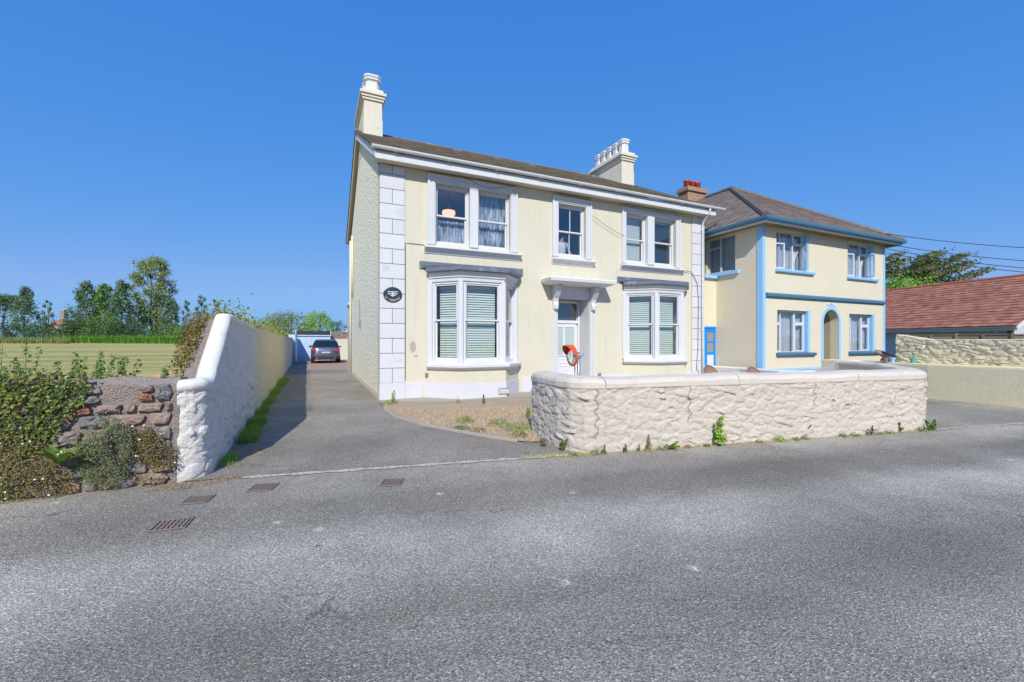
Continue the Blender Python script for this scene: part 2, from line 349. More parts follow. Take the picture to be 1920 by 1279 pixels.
def slate(name, cols, lich, amt):
    n = NT(name); oi = n.n('ObjectInfo'); at = n.n('Attribute'); at.attribute_name = 'Col'
    sp = n.n('SeparateColor'); n.l(at.outputs['Color'], sp.inputs[0])
    col = n.ramp(sp.outputs[0], [(i/(len(cols)-1), c) for i, c in enumerate(cols)])
    col = n.mix(n.noise(8, 5), c_mul((1,1,1), .75), (1.15, 1.15, 1.15)) if False else n.mix(n.math('MULTIPLY', n.noise(10, 5, .7), .6), col, c_mul(cols[0], .6))
    f = n.ramp(n.noise(2.6, 7, .72), [(.54, 0.0), (.66, amt)]); col = n.mix(f, col, lich)
    return n.pbr(col, .85, n.bump(n.noise(40, 4), .4, .004), spec=.3)
M['slate'] = slate('weathered_slate', [(.20, .165, .13), (.31, .26, .21), (.24, .205, .17), (.38, .32, .255)], (.44, .34, .16), .7)
M['slate2'] = slate('brown_grey_slate', [(.20, .16, .135), (.31, .25, .21), (.24, .195, .17), (.37, .30, .245)], (.36, .28, .11), .4)
M['tile'] = slate('red_concrete_tile', [(.32, .12, .07), (.54, .22, .13), (.40, .155, .095), (.62, .28, .18)], (.38, .30, .25), .55)
M['ridge_tile'] = paint('orange_ridge_tile', (.48, .145, .085), .8, .15, 8, .3, 40, .004)
def brick():
    n = NT('old_brick'); b = n.n('TexBrick'); b.inputs['Scale'].default_value = 4.5
    for k, c in (('Color1', (.34, .155, .09)), ('Color2', (.42, .22, .12)), ('Mortar', (.40, .33, .26))): b.inputs[k].default_value = (*c, 1)
    b.inputs['Mortar Size'].default_value = .025; n.l(n.co((1,1,1), (R(90),0,0)), b.inputs[0])
    return n.pbr(n.mix(n.ramp(n.noise(6, 5), [(.5, 0.0), (.7, .7)]), b.outputs[0], (.36, .29, .13)), .9, n.bump(b.outputs['Fac'], -.5, .01))
M['brick'] = brick()
def leafm(name, trans=.35, rough=.55):
    n = NT(name); at = n.n('Attribute'); at.attribute_name = 'Col'
    p = n.n('BsdfPrincipled'); n.l(at.outputs['Color'], p.inputs['Base Color']); p.inputs['Roughness'].default_value = rough; p.inputs['Specular IOR Level'].default_value = .3
    t = n.n('BsdfTranslucent'); n.l(n.mix(1.0, at.outputs['Color'], (1.2, 1.3, .6), 'MULTIPLY'), t.inputs[0])
    mx = n.n('MixShader'); mx.inputs[0].default_value = trans; n.l(p.outputs[0], mx.inputs[1]); n.l(t.outputs[0], mx.inputs[2]); n.l(mx.outputs[0], n.out.inputs[0]); return n.m
M['leaf'] = leafm('leaves'); M['straw'] = leafm('straw', .15, .9)
M['bark'] = paint('bark', (.14, .115, .09), .95, .3, 6, .8, 20, .02)
def carpaint():
    n = NT('grey_blue_metallic_car_paint'); return n.pbr((.105, .135, .185), .3, None, .55, .5, **{'Coat Weight': .6, 'Coat Roughness': .05})
M['car'] = carpaint()
def plainm(name, c, rough=.4, metal=0.0, **kw): return NT(name).pbr(c, rough, None, metal, .5, **kw)
M['car_glass'] = plainm('dark_car_glass', (.012, .02, .03), .05)
M['tail'] = plainm('red_tail_lamp', (.75, .01, .025), .15, 0, **{'Coat Weight': .5})
M['tyre'] = plainm('tyre_rubber', (.018, .018, .02), .8)
M['chrome'] = plainm('chrome', (.7, .7, .72), .15, 1.0)
M['mirror'] = plainm('mirror_glass', (.9, .92, .94), .01, 1.0)
M['navy'] = paint('dark_navy_plaque', (.035, .05, .085), .35, .1, 6, 0)
M['gold'] = paint('pale_gold_lettering', (.72, .56, .24), .5, .06, 8, 0)
M['pale_blue_pic'] = paint('pale_blue_paint', (.62, .74, .86), .5, .06, 8, 0)
M['garage'] = paint('pale_blue_garage_paint', (.50, .66, .82), .5, .05, 3, .1, 40, .002)
M['rust'] = paint('rusty_bowl', (.34, .20, .12), .75, .3, 8, .2, 40, .002)
M['grey'] = paint('grey_render', (.58, .57, .60), .85, .07, 2, .2, 40, .003)
M['bung'] = paint('pale_grey_render', (.55, .54, .57), .85, .06, 2, .2, 40, .003)

# ------------------------------------------------------------------ generic builders
def wall_openings(mb, x0, x1, z0, z1, ops, th, y0=0.0):
    """upright wall in the xz plane, outer face at y0, with rectangular openings (x0,x1,z0,z1) and reveals"""
    xs = sorted({x0, x1, *[o[0] for o in ops], *[o[1] for o in ops]}); zs = sorted({z0, z1, *[o[2] for o in ops], *[o[3] for o in ops]})
    def hole(i, k):
        if i < 0 or k < 0 or i >= len(xs)-1 or k >= len(zs)-1: return None
        cx, cz = (xs[i]+xs[i+1])/2, (zs[k]+zs[k+1])/2
        return any(o[0] < cx < o[1] and o[2] < cz < o[3] for o in ops)
    for i in range(len(xs)-1):
        for k in range(len(zs)-1):
            if hole(i, k): continue
            a, b, c, d = xs[i], xs[i+1], zs[k], zs[k+1]; y1 = y0 + th
            mb.poly([(a,y0,c),(b,y0,c),(b,y0,d),(a,y0,d)]); mb.poly([(b,y1,c),(a,y1,c),(a,y1,d),(b,y1,d)])
            if hole(i-1, k) is not False: mb.poly([(a,y1,c),(a,y0,c),(a,y0,d),(a,y1,d)])
            if hole(i+1, k) is not False: mb.poly([(b,y0,c),(b,y1,c),(b,y1,d),(b,y0,d)])
            if hole(i, k-1) is not False: mb.poly([(a,y1,c),(b,y1,c),(b,y0,c),(a,y0,c)])
            if hole(i, k+1) is not False: mb.poly([(a,y0,d),(b,y0,d),(b,y1,d),(a,y1,d)])
    return mb
def frame_ring(mb, x0, x1, z0, z1, w, y0, y1, wb=None, wt=None):
    wb = w if wb is None else wb; wt = w if wt is None else wt
    mb.box(x0, y0, z0, x0+w, y1, z1); mb.box(x1-w, y0, z0, x1, y1, z1)
    mb.box(x0+w, y0, z0, x1-w, y1, z0+wb); mb.box(x0+w, y0, z1-wt, x1-w, y1, z1); return mb
def sash(parent, xf, x0, x1, z0, z1, y, glassm, bars=0, blind=None, curtain=None, mid=None, fw=.045):
    """double-hung sash light: outer frame is the part's own mesh, sashes, panes and blind are its sub-parts"""
    mid = mid or (z0+z1)/2
    win = frame_ring(MB(xf), x0, x1, z0, z1, fw, y, y+.12, .06).build('window', M['upvc'], parent, bevel=.004)
    a, b = x0+fw, x1-fw
    up = frame_ring(MB(xf), a, b, mid-.02, z1-fw, .04, y+.025, y+.06, .045); up.build('upper_sash', M['upvc'], win, bevel=.004)
    frame_ring(MB(xf), a, b, z0+.06, mid+.02, .045, y+.065, y+.10, .07).build('lower_sash', M['upvc'], win, bevel=.004)
    MB(xf).poly([(a+.04,y+.042,mid+.025),(b-.04,y+.042,mid+.025),(b-.04,y+.042,z1-fw-.04),(a+.04,y+.042,z1-fw-.04)]).build('pane', glassm, win, recalc=False)
    MB(xf).poly([(a+.045,y+.082,z0+.13),(b-.045,y+.082,z0+.13),(b-.045,y+.082,mid-.025),(a+.045,y+.082,mid-.025)]).build('pane', glassm, win, recalc=False)
    for k in range(bars):
        xx = a + (b-a)*(k+1)/(bars+1)
        MB(xf).box(xx-.011, y+.028, mid+.025, xx+.011, y+.056, z1-fw-.04).build('glazing_bar', M['upvc'], win)
        MB(xf).box(xx-.011, y+.068, z0+.13, xx+.011, y+.096, mid-.025).build('glazing_bar', M['upvc'], win)
    if blind:
        bx0, bx1, bz0, bz1, by, pitch, tilt, bm_ = blind
        mb = MB(xf); z = bz0
        while z < bz1:
            c, s = math.cos(tilt)*.034, math.sin(tilt)*.034
            mb.loft([[(bx0, by-c, z-s), (bx0, by+c, z+s), (bx0, by+c-.001, z+s+.003), (bx0, by-c-.001, z-s+.003)], [(bx1, by-c, z-s), (bx1, by+c, z+s), (bx1, by+c-.001, z+s+.003), (bx1, by-c-.001, z-s+.003)]])
            z += pitch
        mb.box(bx0, by-.03, bz1, bx1, by+.03, bz1+.05)
        bo = mb.build('blind', bm_, win); bo['kind'] = 'stuff'
    if curtain:
        cx0, cx1, cz0, cz1, cy, cm = curtain; mb = MB(xf); n = 60; ra, rb = [], []
        for i in range(n+1):
            xx = cx0+(cx1-cx0)*i/n; yy = cy+.022*math.sin(i*1.05)+.012*math.sin(i*.37+1)
            ra.append((xx, yy, cz0)); rb.append((xx, yy*.6+cy*.4, cz1))
        mb.loft([ra, rb], False, False); mb.build('curtain', cm, win, smooth=True, recalc=False)
    return win
def rubble_cells(w, h, mw, mh, rng, htop=None):
    """uneven courses of stones: list of 8-point outlines in (u,v)"""
    rows = []; v = 0.0
    while v < h - mh*.35:
        dv = mh*rng.uniform(.65, 1.4)
        if h - v - dv < mh*.45: dv = h - v
        rows.append((v, min(h, v+dv))); v += dv
    cells = []
    for (v0, v1) in rows:
        u = -rng.uniform(0, mw*.5)
        while u < w:
            du = mw*rng.uniform(.45, 1.6); a, b = max(0, u), min(w, u+du); u += du
            if b - a < mw*.2: continue
            split = rng.random() < .22 and (v1-v0) > mh*.9
            parts = [(v0, v1)] if not split else [(v0, (v0+v1)/2), ((v0+v1)/2, v1)]
            for p, q in parts: cells.append((a, b, p, q))
    return cells
def stones(parent, mp, cells, mat, rng, gap=.012, prot=(.012, .035), sink=.03, name='stone', smooth=False, jit=.16, keep=1.0, soft=False):
    """each stone is a mesh of its own; mp(u, v, depth) places a point on the wall, depth > 0 is proud"""
    for (a, b, c, d) in cells:
        if rng.random() > keep: continue
        w, h = b-a, d-c; cx, cy = (a+b)/2, (c+d)/2; n = 12; ring = []
        e = rng.uniform(.35, .75); ph = rng.uniform(0, 6.28)
        for k in range(n):
            t = 2*math.pi*k/n; ct, st = math.cos(t), math.sin(t)
            rx = math.copysign(abs(ct)**e, ct)*(w/2-gap/2)*(1-jit*.5+jit*rng.uniform(-.5, .5)); ry = math.copysign(abs(st)**e, st)*(h/2-gap/2)*(1-jit*.5+jit*rng.uniform(-.5, .5))
            ring.append((rx, ry))
        if soft:
            ra = rng.uniform(-.5, .5); ca_, sa_ = math.cos(ra), math.sin(ra); sc_ = rng.uniform(.8, 1.25); ring = [((x*ca_-y*sa_)*sc_, (x*sa_+y*ca_)*sc_) for x, y in ring]
        pr = rng.uniform(*prot); tx, ty = rng.uniform(-.3, .3)*pr, rng.uniform(-.3, .3)*pr
        def P(r, s, dep): return mp(cx+r[0]*s, cy+r[1]*s, dep + (r[0]/w*tx + r[1]/h*ty)*2)
        mb = MB()
        if soft:
            j2 = [rng.uniform(-.25, .25) for _ in ring]
            rings = [[P(r, 1.12, -sink*.5) for r in ring], [P(r, 1.0+.1*j2[k], pr*.05) for k, r in enumerate(ring)], [P(r, .80+.15*j2[k], pr*(.72+j2[k])) for k, r in enumerate(ring)], [P(r, .36, pr*(1.0+j2[k]*.5)) for k, r in enumerate(ring)]]
        else: rings = [[P(r, 1.0, -sink) for r in ring], [P(r, .98+.06*rng.uniform(-1, 1), pr*(.45+.3*rng.uniform(-1, 1))) for r in ring], [P(r, .76+.14*rng.uniform(-1, 1), pr*(.9+.45*rng.uniform(-1, 1))) for r in ring], [P(r, .36+.1*rng.uniform(-1, 1), pr*(1.05+.5*rng.uniform(-1, 1))) for r in ring]]
        mb.loft(rings, True, False); mb.f.append(list(range(3*n, 4*n)))
        mb.build(name, mat, parent, smooth=smooth)
def wall_face(path, z0, ztop, amp, du=.03, dv=.03, seed=0, scale=3.0, xf=None, off=0.0):
    """displaced upright face along a plan path; outward is to the right of travel. returns MB (grid)"""
    pts = [Vector(p) for p in path]; L = [0]
    for a, b in zip(pts, pts[1:]): L.append(L[-1] + (b-a).length)
    n = max(2, int(L[-1]/du)); mb = MB(); rows = None; zmax = max(ztop(u) for u in np.linspace(0, L[-1], 40)); m = max(2, int((zmax-z0)/dv))
    grid = []
    for i in range(n+1):
        u = L[-1]*i/n; j = 0
        while j < len(L)-2 and L[j+1] < u: j += 1
        k = (u-L[j])/max(1e-6, L[j+1]-L[j]); p = pts[j].lerp(pts[j+1], k)
        def tang(q): return (pts[min(q+1, len(pts)-1)] - pts[max(q-1, 0)]).normalized()
        d = tang(j).lerp(tang(j+1), k).normalized(); nx, ny = d.y, -d.x; zt = ztop(u); col = []
        for q in range(m+1):
            z = z0+(zt-z0)*q/m; s = Vector((u*scale+seed*7.3, z*scale*1.5, seed))
            fr = noise.fractal(s*2.2, .8, 2.1, 5); s2 = Vector((s.x*1.0+.25*fr, s.y*1.15+.2*noise.noise(s*1.7), seed))
            vd, vp = noise.voronoi(s2); pl = min(1.0, (vd[1]-vd[0])/.20); pl = pl*pl*(3-2*pl)
            f = pl*(.55+.55*noise.noise(vp[0]*5.1)) - .45 + .30*fr + .25*noise.noise(s*.6)
            e = min(1, q/3, (m-q)/2)*1.0
            o = amp*f*e+off; col.append(mb.add((p.x+nx*o, p.y+ny*o, z)))
        grid.append(col)
    for i in range(n):
        for q in range(m): mb.f.append([grid[i][q], grid[i+1][q], grid[i+1][q+1], grid[i][q+1]])
    return mb
def path_map(path):
    pts = [Vector(p) for p in path]; L = [0]
    for a, b in zip(pts, pts[1:]): L.append(L[-1] + (b-a).length)
    def tang(q): return (pts[min(q+1, len(pts)-1)] - pts[max(q-1, 0)]).normalized()
    def mp(u, v, dep):
        j = 0
        while j < len(L)-2 and L[j+1] < u: j += 1
        k = (u-L[j])/max(1e-6, L[j+1]-L[j]); p = pts[j].lerp(pts[j+1], k); d = tang(j).lerp(tang(j+1), max(0, min(1, k))).normalized()
        return (p.x+d.y*dep, p.y-d.x*dep, v)
    return mp, L[-1]
rs = np.random.RandomState(5)
def leaf_mesh(name, pos, nrm, size, cols, mat, parent=None, aspect=.55, fold=.25):
    """pos (n,3) leaf centres, nrm (n,3) rough facing, size (n,), cols (n,3): folded four-point leaves"""
    pos = np.asarray(pos, float); n = len(pos); nrm = np.asarray(nrm, float)
    nrm = nrm/np.maximum(1e-6, np.linalg.norm(nrm, axis=1, keepdims=True)); r = rs.normal(size=(n, 3))
    d = r - nrm*(r*nrm).sum(1, keepdims=True); d /= np.maximum(1e-6, np.linalg.norm(d, axis=1, keepdims=True)); s = np.cross(nrm, d)
    sz = np.asarray(size)[:, None]
    v = np.stack([pos - d*sz*.5, pos + s*sz*aspect*.5 + nrm*sz*fold*.4, pos + d*sz*.5, pos - s*sz*aspect*.5 + nrm*sz*fold*.4], 1).reshape(-1, 3)
    i = np.arange(n)*4; f = np.concatenate([np.stack([i, i+1, i+2], 1), np.stack([i, i+2, i+3], 1)])
    return np_mesh(name, v, f, mat, parent, np.repeat(np.asarray(cols), 4, axis=0))
def vary(n, pal, jit=.18):
    pal = np.asarray(pal); c = pal[rs.randint(0, len(pal), n)]*(1+rs.uniform(-jit, jit, (n, 1))); return np.clip(2.0*c*(1+rs.uniform(-.06, .06, (n, 3))), 0, 1)
G_MID = [(.075, .125, .028), (.055, .10, .022), (.10, .15, .035)]
G_DARK = [(.042, .075, .024), (.034, .06, .02), (.055, .085, .026)]
G_OLIVE = [(.105, .125, .035), (.085, .105, .03), (.13, .145, .045)]
G_BLUE = [(.06, .095, .045), (.075, .105, .055), (.05, .08, .036)]
G_FRESH = [(.12, .20, .03), (.09, .16, .025), (.15, .23, .045)]
def tree(name, label, loc, h, kind, rad, nleaf, lsize, pal, seed, group=None, trunk_r=.18, stems=1, cat='tree', base=.15):
    rng = random.Random(seed); root = empty(name, loc, 0, label, cat, group)
    clumps = []; K = {'broad': 46, 'cone': 40, 'round': 44, 'bush': 30, 'cypress': 40, 'umbrella': 26, 'thin': 18}[kind]
    for i in range(K):
        f = (i+.5)/K; a = i*2.39996 + rng.uniform(-.5, .5); q = math.sqrt(rng.uniform(.1, 1))
        if kind == 'broad':
            z = base + (1-base)*f; env = (.35+.65*math.sin(math.pi*min(1, max(0, (f*.92+.12)))))*rad; cr = rad*rng.uniform(.20, .34)
            if f < .45: env *= .8; 
        elif kind in ('cone', 'thin'): z = base+(1-base)*f; env = rad*(1-.80*f)*(1 if f > .12 else .75); cr = rad*(.36-.20*f)*rng.uniform(.8, 1.3)
        elif kind in ('round', 'bush'): z = base+(1-base)*f*.92; env = rad*math.sqrt(max(.05, 1-(abs(f-.38)/.66)**2)); cr = rad*rng.uniform(.26, .42)
        elif kind == 'cypress': z = base+(1-base)*f; env = rad*(.55+.45*math.sin(f*2.6)); cr = rad*rng.uniform(.18, .32)
        else: z = .72+.26*f; env = rad*(1.0-.75*f); cr = rad*rng.uniform(.2, .3)
        q = q*env; clumps.append((Vector((math.cos(a)*q, math.sin(a)*q, z*h)), cr))
    mb = MB(); st = []
    for k in range(stems):
        a = k*2.4+rng.uniform(0, 6); off = Vector((math.cos(a), math.sin(a), 0))*trunk_r*(1.3 if stems > 1 else 0); n = 7
        path = [off*(1+i*.5) + Vector((rng.uniform(-1, 1), rng.uniform(-1, 1), 0))*trunk_r*.35*i**.5 + Vector((0, 0, h*.93*i/n - .2)) for i in range(n+1)]
        mb.tube(path, [trunk_r*(1-.85*i/n)*(1.25 if i == 0 else 1) for i in range(n+1)], 7); st.append(path)
    for c, cr in clumps:
        p = st[rng.randrange(stems)]; zt = max(h*.06, c.z-abs(rng.uniform(.3, .7))*math.hypot(c.x, c.y) - .05*h); i = min(len(p)-1, max(0, int(zt/(h*.93)*7)))
        a = p[i]; m = a.lerp(c, .5) + Vector((0, 0, -.04*h)); r0 = trunk_r*.30*(1-.6*i/7)
        mb.tube([a, m, c], [r0, r0*.6, r0*.15], 5)
    mb.build('trunk', M['bark'], root, smooth=True)
    per = nleaf//len(clumps); P = []; N = []; S = []; Cc = []
    for c, cr in clumps:
        u = rs.normal(size=(per, 3)); u /= np.linalg.norm(u, axis=1, keepdims=True); rr = rs.uniform(.25, 1.0, (per, 1))**.6*(1+.3*rs.normal(size=(per, 1)))
        sq = np.array([1.0, 1.0, .72]) if kind not in ('cypress', 'umbrella') else np.array([1.5, 1.5, .38])
        if kind in ('cone', 'thin'): sq = np.array([.9, .9, 1.25])
        pp = u*rr*cr*sq
        if kind == 'cypress': pp[:, 2] += .42*pp[:, 0]
        P.append(pp+np.array(c)); N.append(u*np.array([1, 1, .8])+np.array([0, 0, .5])+rs.normal(scale=.5, size=(per, 3)))
        S.append(lsize*rs.uniform(.6, 1.35, per)); Cc.append(np.clip(vary(per, pal, .22)*rng.uniform(.82, 1.18)*1.3+np.array([.006, .008, .012]), 0, 1))
    leaf_mesh('crown', np.concatenate(P), np.concatenate(N), np.concatenate(S), np.concatenate(Cc), M['leaf'], root)
    return root
def mat_plant(name, label, cat, pts, nrm, size, cols, group=None, mat='leaf', aspect=.55, extra=None):
    root = empty(name, tuple(np.mean(pts, axis=0)*np.array([1, 1, 0]) + np.array([0, 0, np.min(np.asarray(pts)[:, 2])])), 0, label, cat, group)
    off = np.array(root.location); leaf_mesh('leaves', np.asarray(pts)-off, nrm, size, cols, M[mat], root, aspect); return root, off
def blades(n, cx, cy, z, rx, ry, hmin, hmax, pal, lean=.35, w=.006, rot=0.0):
    """grass blades as bent three-point strips -> verts, faces, cols"""
    a = rs.uniform(0, 6.283, n); q = np.sqrt(rs.uniform(0, 1, n)); lx, ly = np.cos(a)*q*rx, np.sin(a)*q*ry
    x = cx+lx*math.cos(rot)-ly*math.sin(rot); y = cy+lx*math.sin(rot)+ly*math.cos(rot); h = rs.uniform(hmin, hmax, n)*(1.1-.5*q)
    b = rs.uniform(0, 6.283, n); L = rs.uniform(0, lean, n)*h; dx, dy = np.cos(b), np.sin(b); px, py = -dy, dx
    zz = np.full(n, float(z)); ww = w*rs.uniform(.6, 1.4, n)
    v = np.stack([np.stack([x-px*ww, y-py*ww, zz], 1), np.stack([x+px*ww, y+py*ww, zz], 1),
                  np.stack([x+dx*L*.4+px*ww*.8, y+dy*L*.4+py*ww*.8, zz+h*.6], 1), np.stack([x+dx*L*.4-px*ww*.8, y+dy*L*.4-py*ww*.8, zz+h*.6], 1),
                  np.stack([x+dx*L, y+dy*L, zz+h], 1)], 1).reshape(-1, 3)
    i = np.arange(n)*5; f = np.concatenate([np.stack([i, i+1, i+2], 1), np.stack([i, i+2, i+3], 1), np.stack([i+3, i+2, i+4], 1)])
    return v, f, np.repeat(vary(n, pal), 5, axis=0)
def tuft(name, label, cat, n, x, y, z, rx, ry, h0, h1, pal, group=None, lean=.5, w=.006, rot=0.0, kind=None, mat='leaf'):
    v, f, c = blades(n, 0, 0, 0, rx, ry, h0, h1, pal, lean, w, rot); o = np_mesh(name, v, f, M[mat], None, c); o.location = (x, y, z)
    return tag(o, label, cat, group, kind)
def tiles(parent, name, org, ux, uy, L, W, tl, tw, th, mat, inside=None, near=0, lap=.0, jit=.006, seed=3):
    """overlapping slates on a roof plane: ux along the eave, uy up the slope. 'near' nearest the camera become parts, the rest one stuff mesh"""
    rng = random.Random(seed); org, ux, uy = Vector(org), Vector(ux), Vector(uy); nz = ux.cross(uy).normalized(); items = []
    rows = int(W/tl)+1
    for r in range(rows):
        off = (r % 2)*tw*.5
        for q in range(-1, int(L/tw)+2):
            a, b = q*tw-off, (q+1)*tw-off; v0, v1 = r*tl, min(W, r*tl+tl*1.25)
            if inside: a, b = inside(a, b, (v0+v1)/2)
            a, b = max(0, a), min(L, b)
            if b-a < tw*.15 or v1-v0 < tl*.3: continue
            items.append((a+.004, b-.004, v0, v1))
    mats = parent.matrix_basis if parent else Matrix()
    items.sort(key=lambda t: (mats @ (org+ux*((t[0]+t[1])/2)+uy*t[2]) - Vector((0, 0, 1.5))).length)
    def geo(mb, t):
        a, b, v0, v1 = t; j = rng.uniform(-jit, jit); k = rng.uniform(0, jit)
        lo, hi = th*2.0+k, th*.55
        P = lambda u, v, d: tuple(org+ux*u+uy*v+nz*d)
        pts = [P(a, v0+j, lo), P(b, v0+j, lo+rng.uniform(-jit, jit)*.5), P(b, v1, hi), P(a, v1, hi), P(a, v0+j, lo-th), P(b, v0+j, lo-th), P(b, v1, hi-th), P(a, v1, hi-th)]
        i = [mb.add(p) for p in pts]
        for f in ((0,1,2,3),(4,5,1,0),(5,6,2,1),(7,4,0,3)): mb.f.append([i[x] for x in f])
    def finish(mb, nm, per):
        me = mb.mesh(nm); me.materials.append(mat); ca = me.color_attributes.new('Col', 'FLOAT_COLOR', 'POINT')
        vals = np.repeat(np.array([rng.random() for _ in range(len(mb.v)//8)]), 8); c = np.ones((len(mb.v), 4), dtype=np.float32); c[:, 0] = vals; ca.data.foreach_set('color', c.ravel())
        return link(nm, me, parent)
    for t in items[:near]:
        mb = MB(); geo(mb, t); finish(mb, name, 1)
    mb = MB()
    for t in items[near:]: geo(mb, t)
    if mb.v:
        o = finish(mb, name + '_courses', 1); o['kind'] = 'stuff'

# ------------------------------------------------------------------ the setting
def sheet(name, pts, z, mat, label, cat='ground', kind='structure', parent=None):
    mb = MB(); mb.poly([(p[0], p[1], (p[2] if len(p) > 2 else 0)+z) for p in pts]); o = mb.build(name, mat, parent, recalc=False); return tag(o, label, cat, None, kind)
sheet('ground', [(-3000, -3000), (3000, -3000), (3000, 3000), (-3000, 3000)], -.03, M['earth'], 'flat open earth and grass running out to the horizon')
sheet('road', [RD(-60, -9), RD(60, -9), RD(60, .0), RD(-3.9, .0), RD(-4.6, -.02), RD(-60, -9+8.2)], 0, M['road'], 'grey worn asphalt road across the foreground', 'road')
sheet('driveway', [RD(-4.7, -.0), RD(.1, 0), RD(.1, 1.2), HL(3, -2.5), HL(3, -1), HL(.4, .2), HL(.4, 14), HL(3.5, 14), HL(3.5, 30), HL(-3.3, 30), HL(-3.2, -5)], .004, M['drive'], 'asphalt driveway running back beside the gable to the garage', 'driveway')
sheet('paving', [HL(-1.95, 13.5), HL(3.4, 13.5), HL(3.4, 26.2), HL(-1.95, 26.2)], .009, M['paving'], 'reddish brick paving under the parked car', 'paving')
sheet('neighbour_drive', [RD(5.9, 0), RD(14, 0), RD(14, 12), RD(5.0, 12), RD(5.9, 3)], .004, M['drive2'], 'worn grey asphalt drive between the pink wall and cream wall', 'driveway')
sheet('forecourt', [(.4, 6.8), (1.0, 5.9), (7.0, 7.4), (8.6, 10.5), HL(11.5, 0), HL(3.5, 0), HL(3.5, -2.6)], .012, M['concrete'], 'concrete forecourt between the house front and the pink wall', 'forecourt')
mb = MB(); a0, a1 = RD(-4.1, -.02), RD(.15, -.03)
for i in range(34):
    f0, f1 = i/34, (i+1)/34; w0 = .042+.015*math.sin(i*1.7); p = [a0[k]+(a1[k]-a0[k])*f0 for k in (0, 1)]; q = [a0[k]+(a1[k]-a0[k])*f1 for k in (0, 1)]
    mb.poly([(p[0], p[1]-w0, .008), (q[0], q[1]-w0, .008), (q[0], q[1]+w0, .008), (p[0], p[1]+w0, .008)])
n = NT('worn_edge_paint'); M['edge'] = n.pbr(n.mix(n.ramp(n.noise(22, 5, .7), [(.42, 0.0), (.60, 1.0)]), (.33, .31, .26), (.66, .61, .47)), .9, n.bump(n.noise(90, 3), .5, .004))
tag(mb.build('edge_strip', M['edge'], None, recalc=False), 'pale worn line between the driveway and the road', 'edge line', None, 'structure')
a0, a1 = RD(6.3, -.02), RD(14, -.02)
tag(MB().poly([(a0[0], a0[1]-.03, .008), (a1[0], a1[1]-.03, .008), (a1[0], a1[1]+.03, .008), (a0[0], a0[1]+.03, .008)]).build('edge_strip', M['edge'], None, recalc=False), 'pale worn line where the right-hand drive meets the road', 'edge line', None, 'structure')
# field
def FZ(t): return .30+.0132*(t+5)
mbf = MB()
for i in range(12):
    t0, t1 = -5.2+i*8, -5.2+(i+1)*8; mbf.poly([HL(-160, t0, FZ(t0)), HL(-3.02, t0, FZ(t0)), HL(-3.2, t1, FZ(t1)), HL(-160, t1, FZ(t1))])
tag(mbf.build('field', M['field'], None, recalc=False), 'mown hay field beyond the rough stone wall', 'field', None, 'structure')
# garden bed with kerb
bedpts = [(-2.92, 9.73), (-2.72, 9.15), (-2.31, 8.38), (-1.65, 7.64), (-.89, 7.02), (-.27, 6.57), (.08, 6.36), (.36, 6.30), (.62, 6.45), (.75, 7.6), HL(4.6, -.9), HL(4.6, -.02), HL(.0, -.02)]
sheet('garden_bed', bedpts, .022, M['bed'], 'dry brown weedy garden bed in front of the bay window', 'garden bed')
sheet('apron', [HL(.35, -.03), HL(.45, -.75), HL(1.2, -1.15), HL(3.9, -1.15), HL(4.6, -.6), HL(4.6, -.03)], .027, M['concrete'], 'pale concrete apron along the foot of the house', 'apron')
tag(MB().sweep(bedpts[:7], [(-.05, .0), (-.05, .045), (.02, .045), (.025, .0)]).build('kerb', M['concrete'], None, bevel=.01), 'curved low concrete kerb edging the dry garden bed', 'kerb', None, 'structure')

# ------------------------------------------------------------------ main house
house = empty('detached_house', (P0[0], P0[1], 0), ANG, 'two-storey cream house with white quoins, bay windows and two tall chimneys', 'house')
W, D, EZ = 11.37, 10.4, 6.02
ops = [(1.44, 3.63, 4.10, 5.73), (5.23, 6.22, 4.10, 5.70), (7.81, 9.98, 4.10, 5.73), (5.20, 6.36, 0.0, 2.84), (1.38, 3.70, .95, 3.08), (7.82, 10.22, .95, 3.08)]
wall_openings(MB(), 0, W, 0, EZ, ops, .32).build('wall', M['cream'], house, recalc=False)
def gable_poly(y0, y1, ridge, ez, rz): return [(y0, 0), (y1, 0), (y1, ez), (ridge, rz), (y0, ez)]
RY, RZ, SL = 5.2, 9.14, .512
for nm, x0, x1, mt in (('gable_wall', .002, .34, 'gable'), ('gable_wall', W-.34, W-.002, 'cream')):
    gp = gable_poly(.32, D, RY, EZ+.1, 8.95); MB().loft([[(x0, y, z) for y, z in gp], [(x1, y, z) for y, z in gp]]).build(nm, M[mt], house)
MB().box(.34, D-.3, 0, W-.34, D, EZ).build('rear_wall', M['cream'], house)
MB().box(-.006, .0, 0, .0015, .16, EZ-.02).box(-.006, .16, 0, .0015, D, .16).build('corner_strip', M['cream'], house)
for z in (.02, 3.35, 6.0): MB().box(.35, .33, z, W-.35, D-.31, z+.05).build('floor', M['room'], house)
for x in (4.75, 6.65): MB().box(x, .33, .08, x+.1, D-.32, 5.99).build('partition', M['room'], house)
MB().box(.36, 4.4, .08, W-.36, 4.5, 5.98).build('partition', M['room'], house)
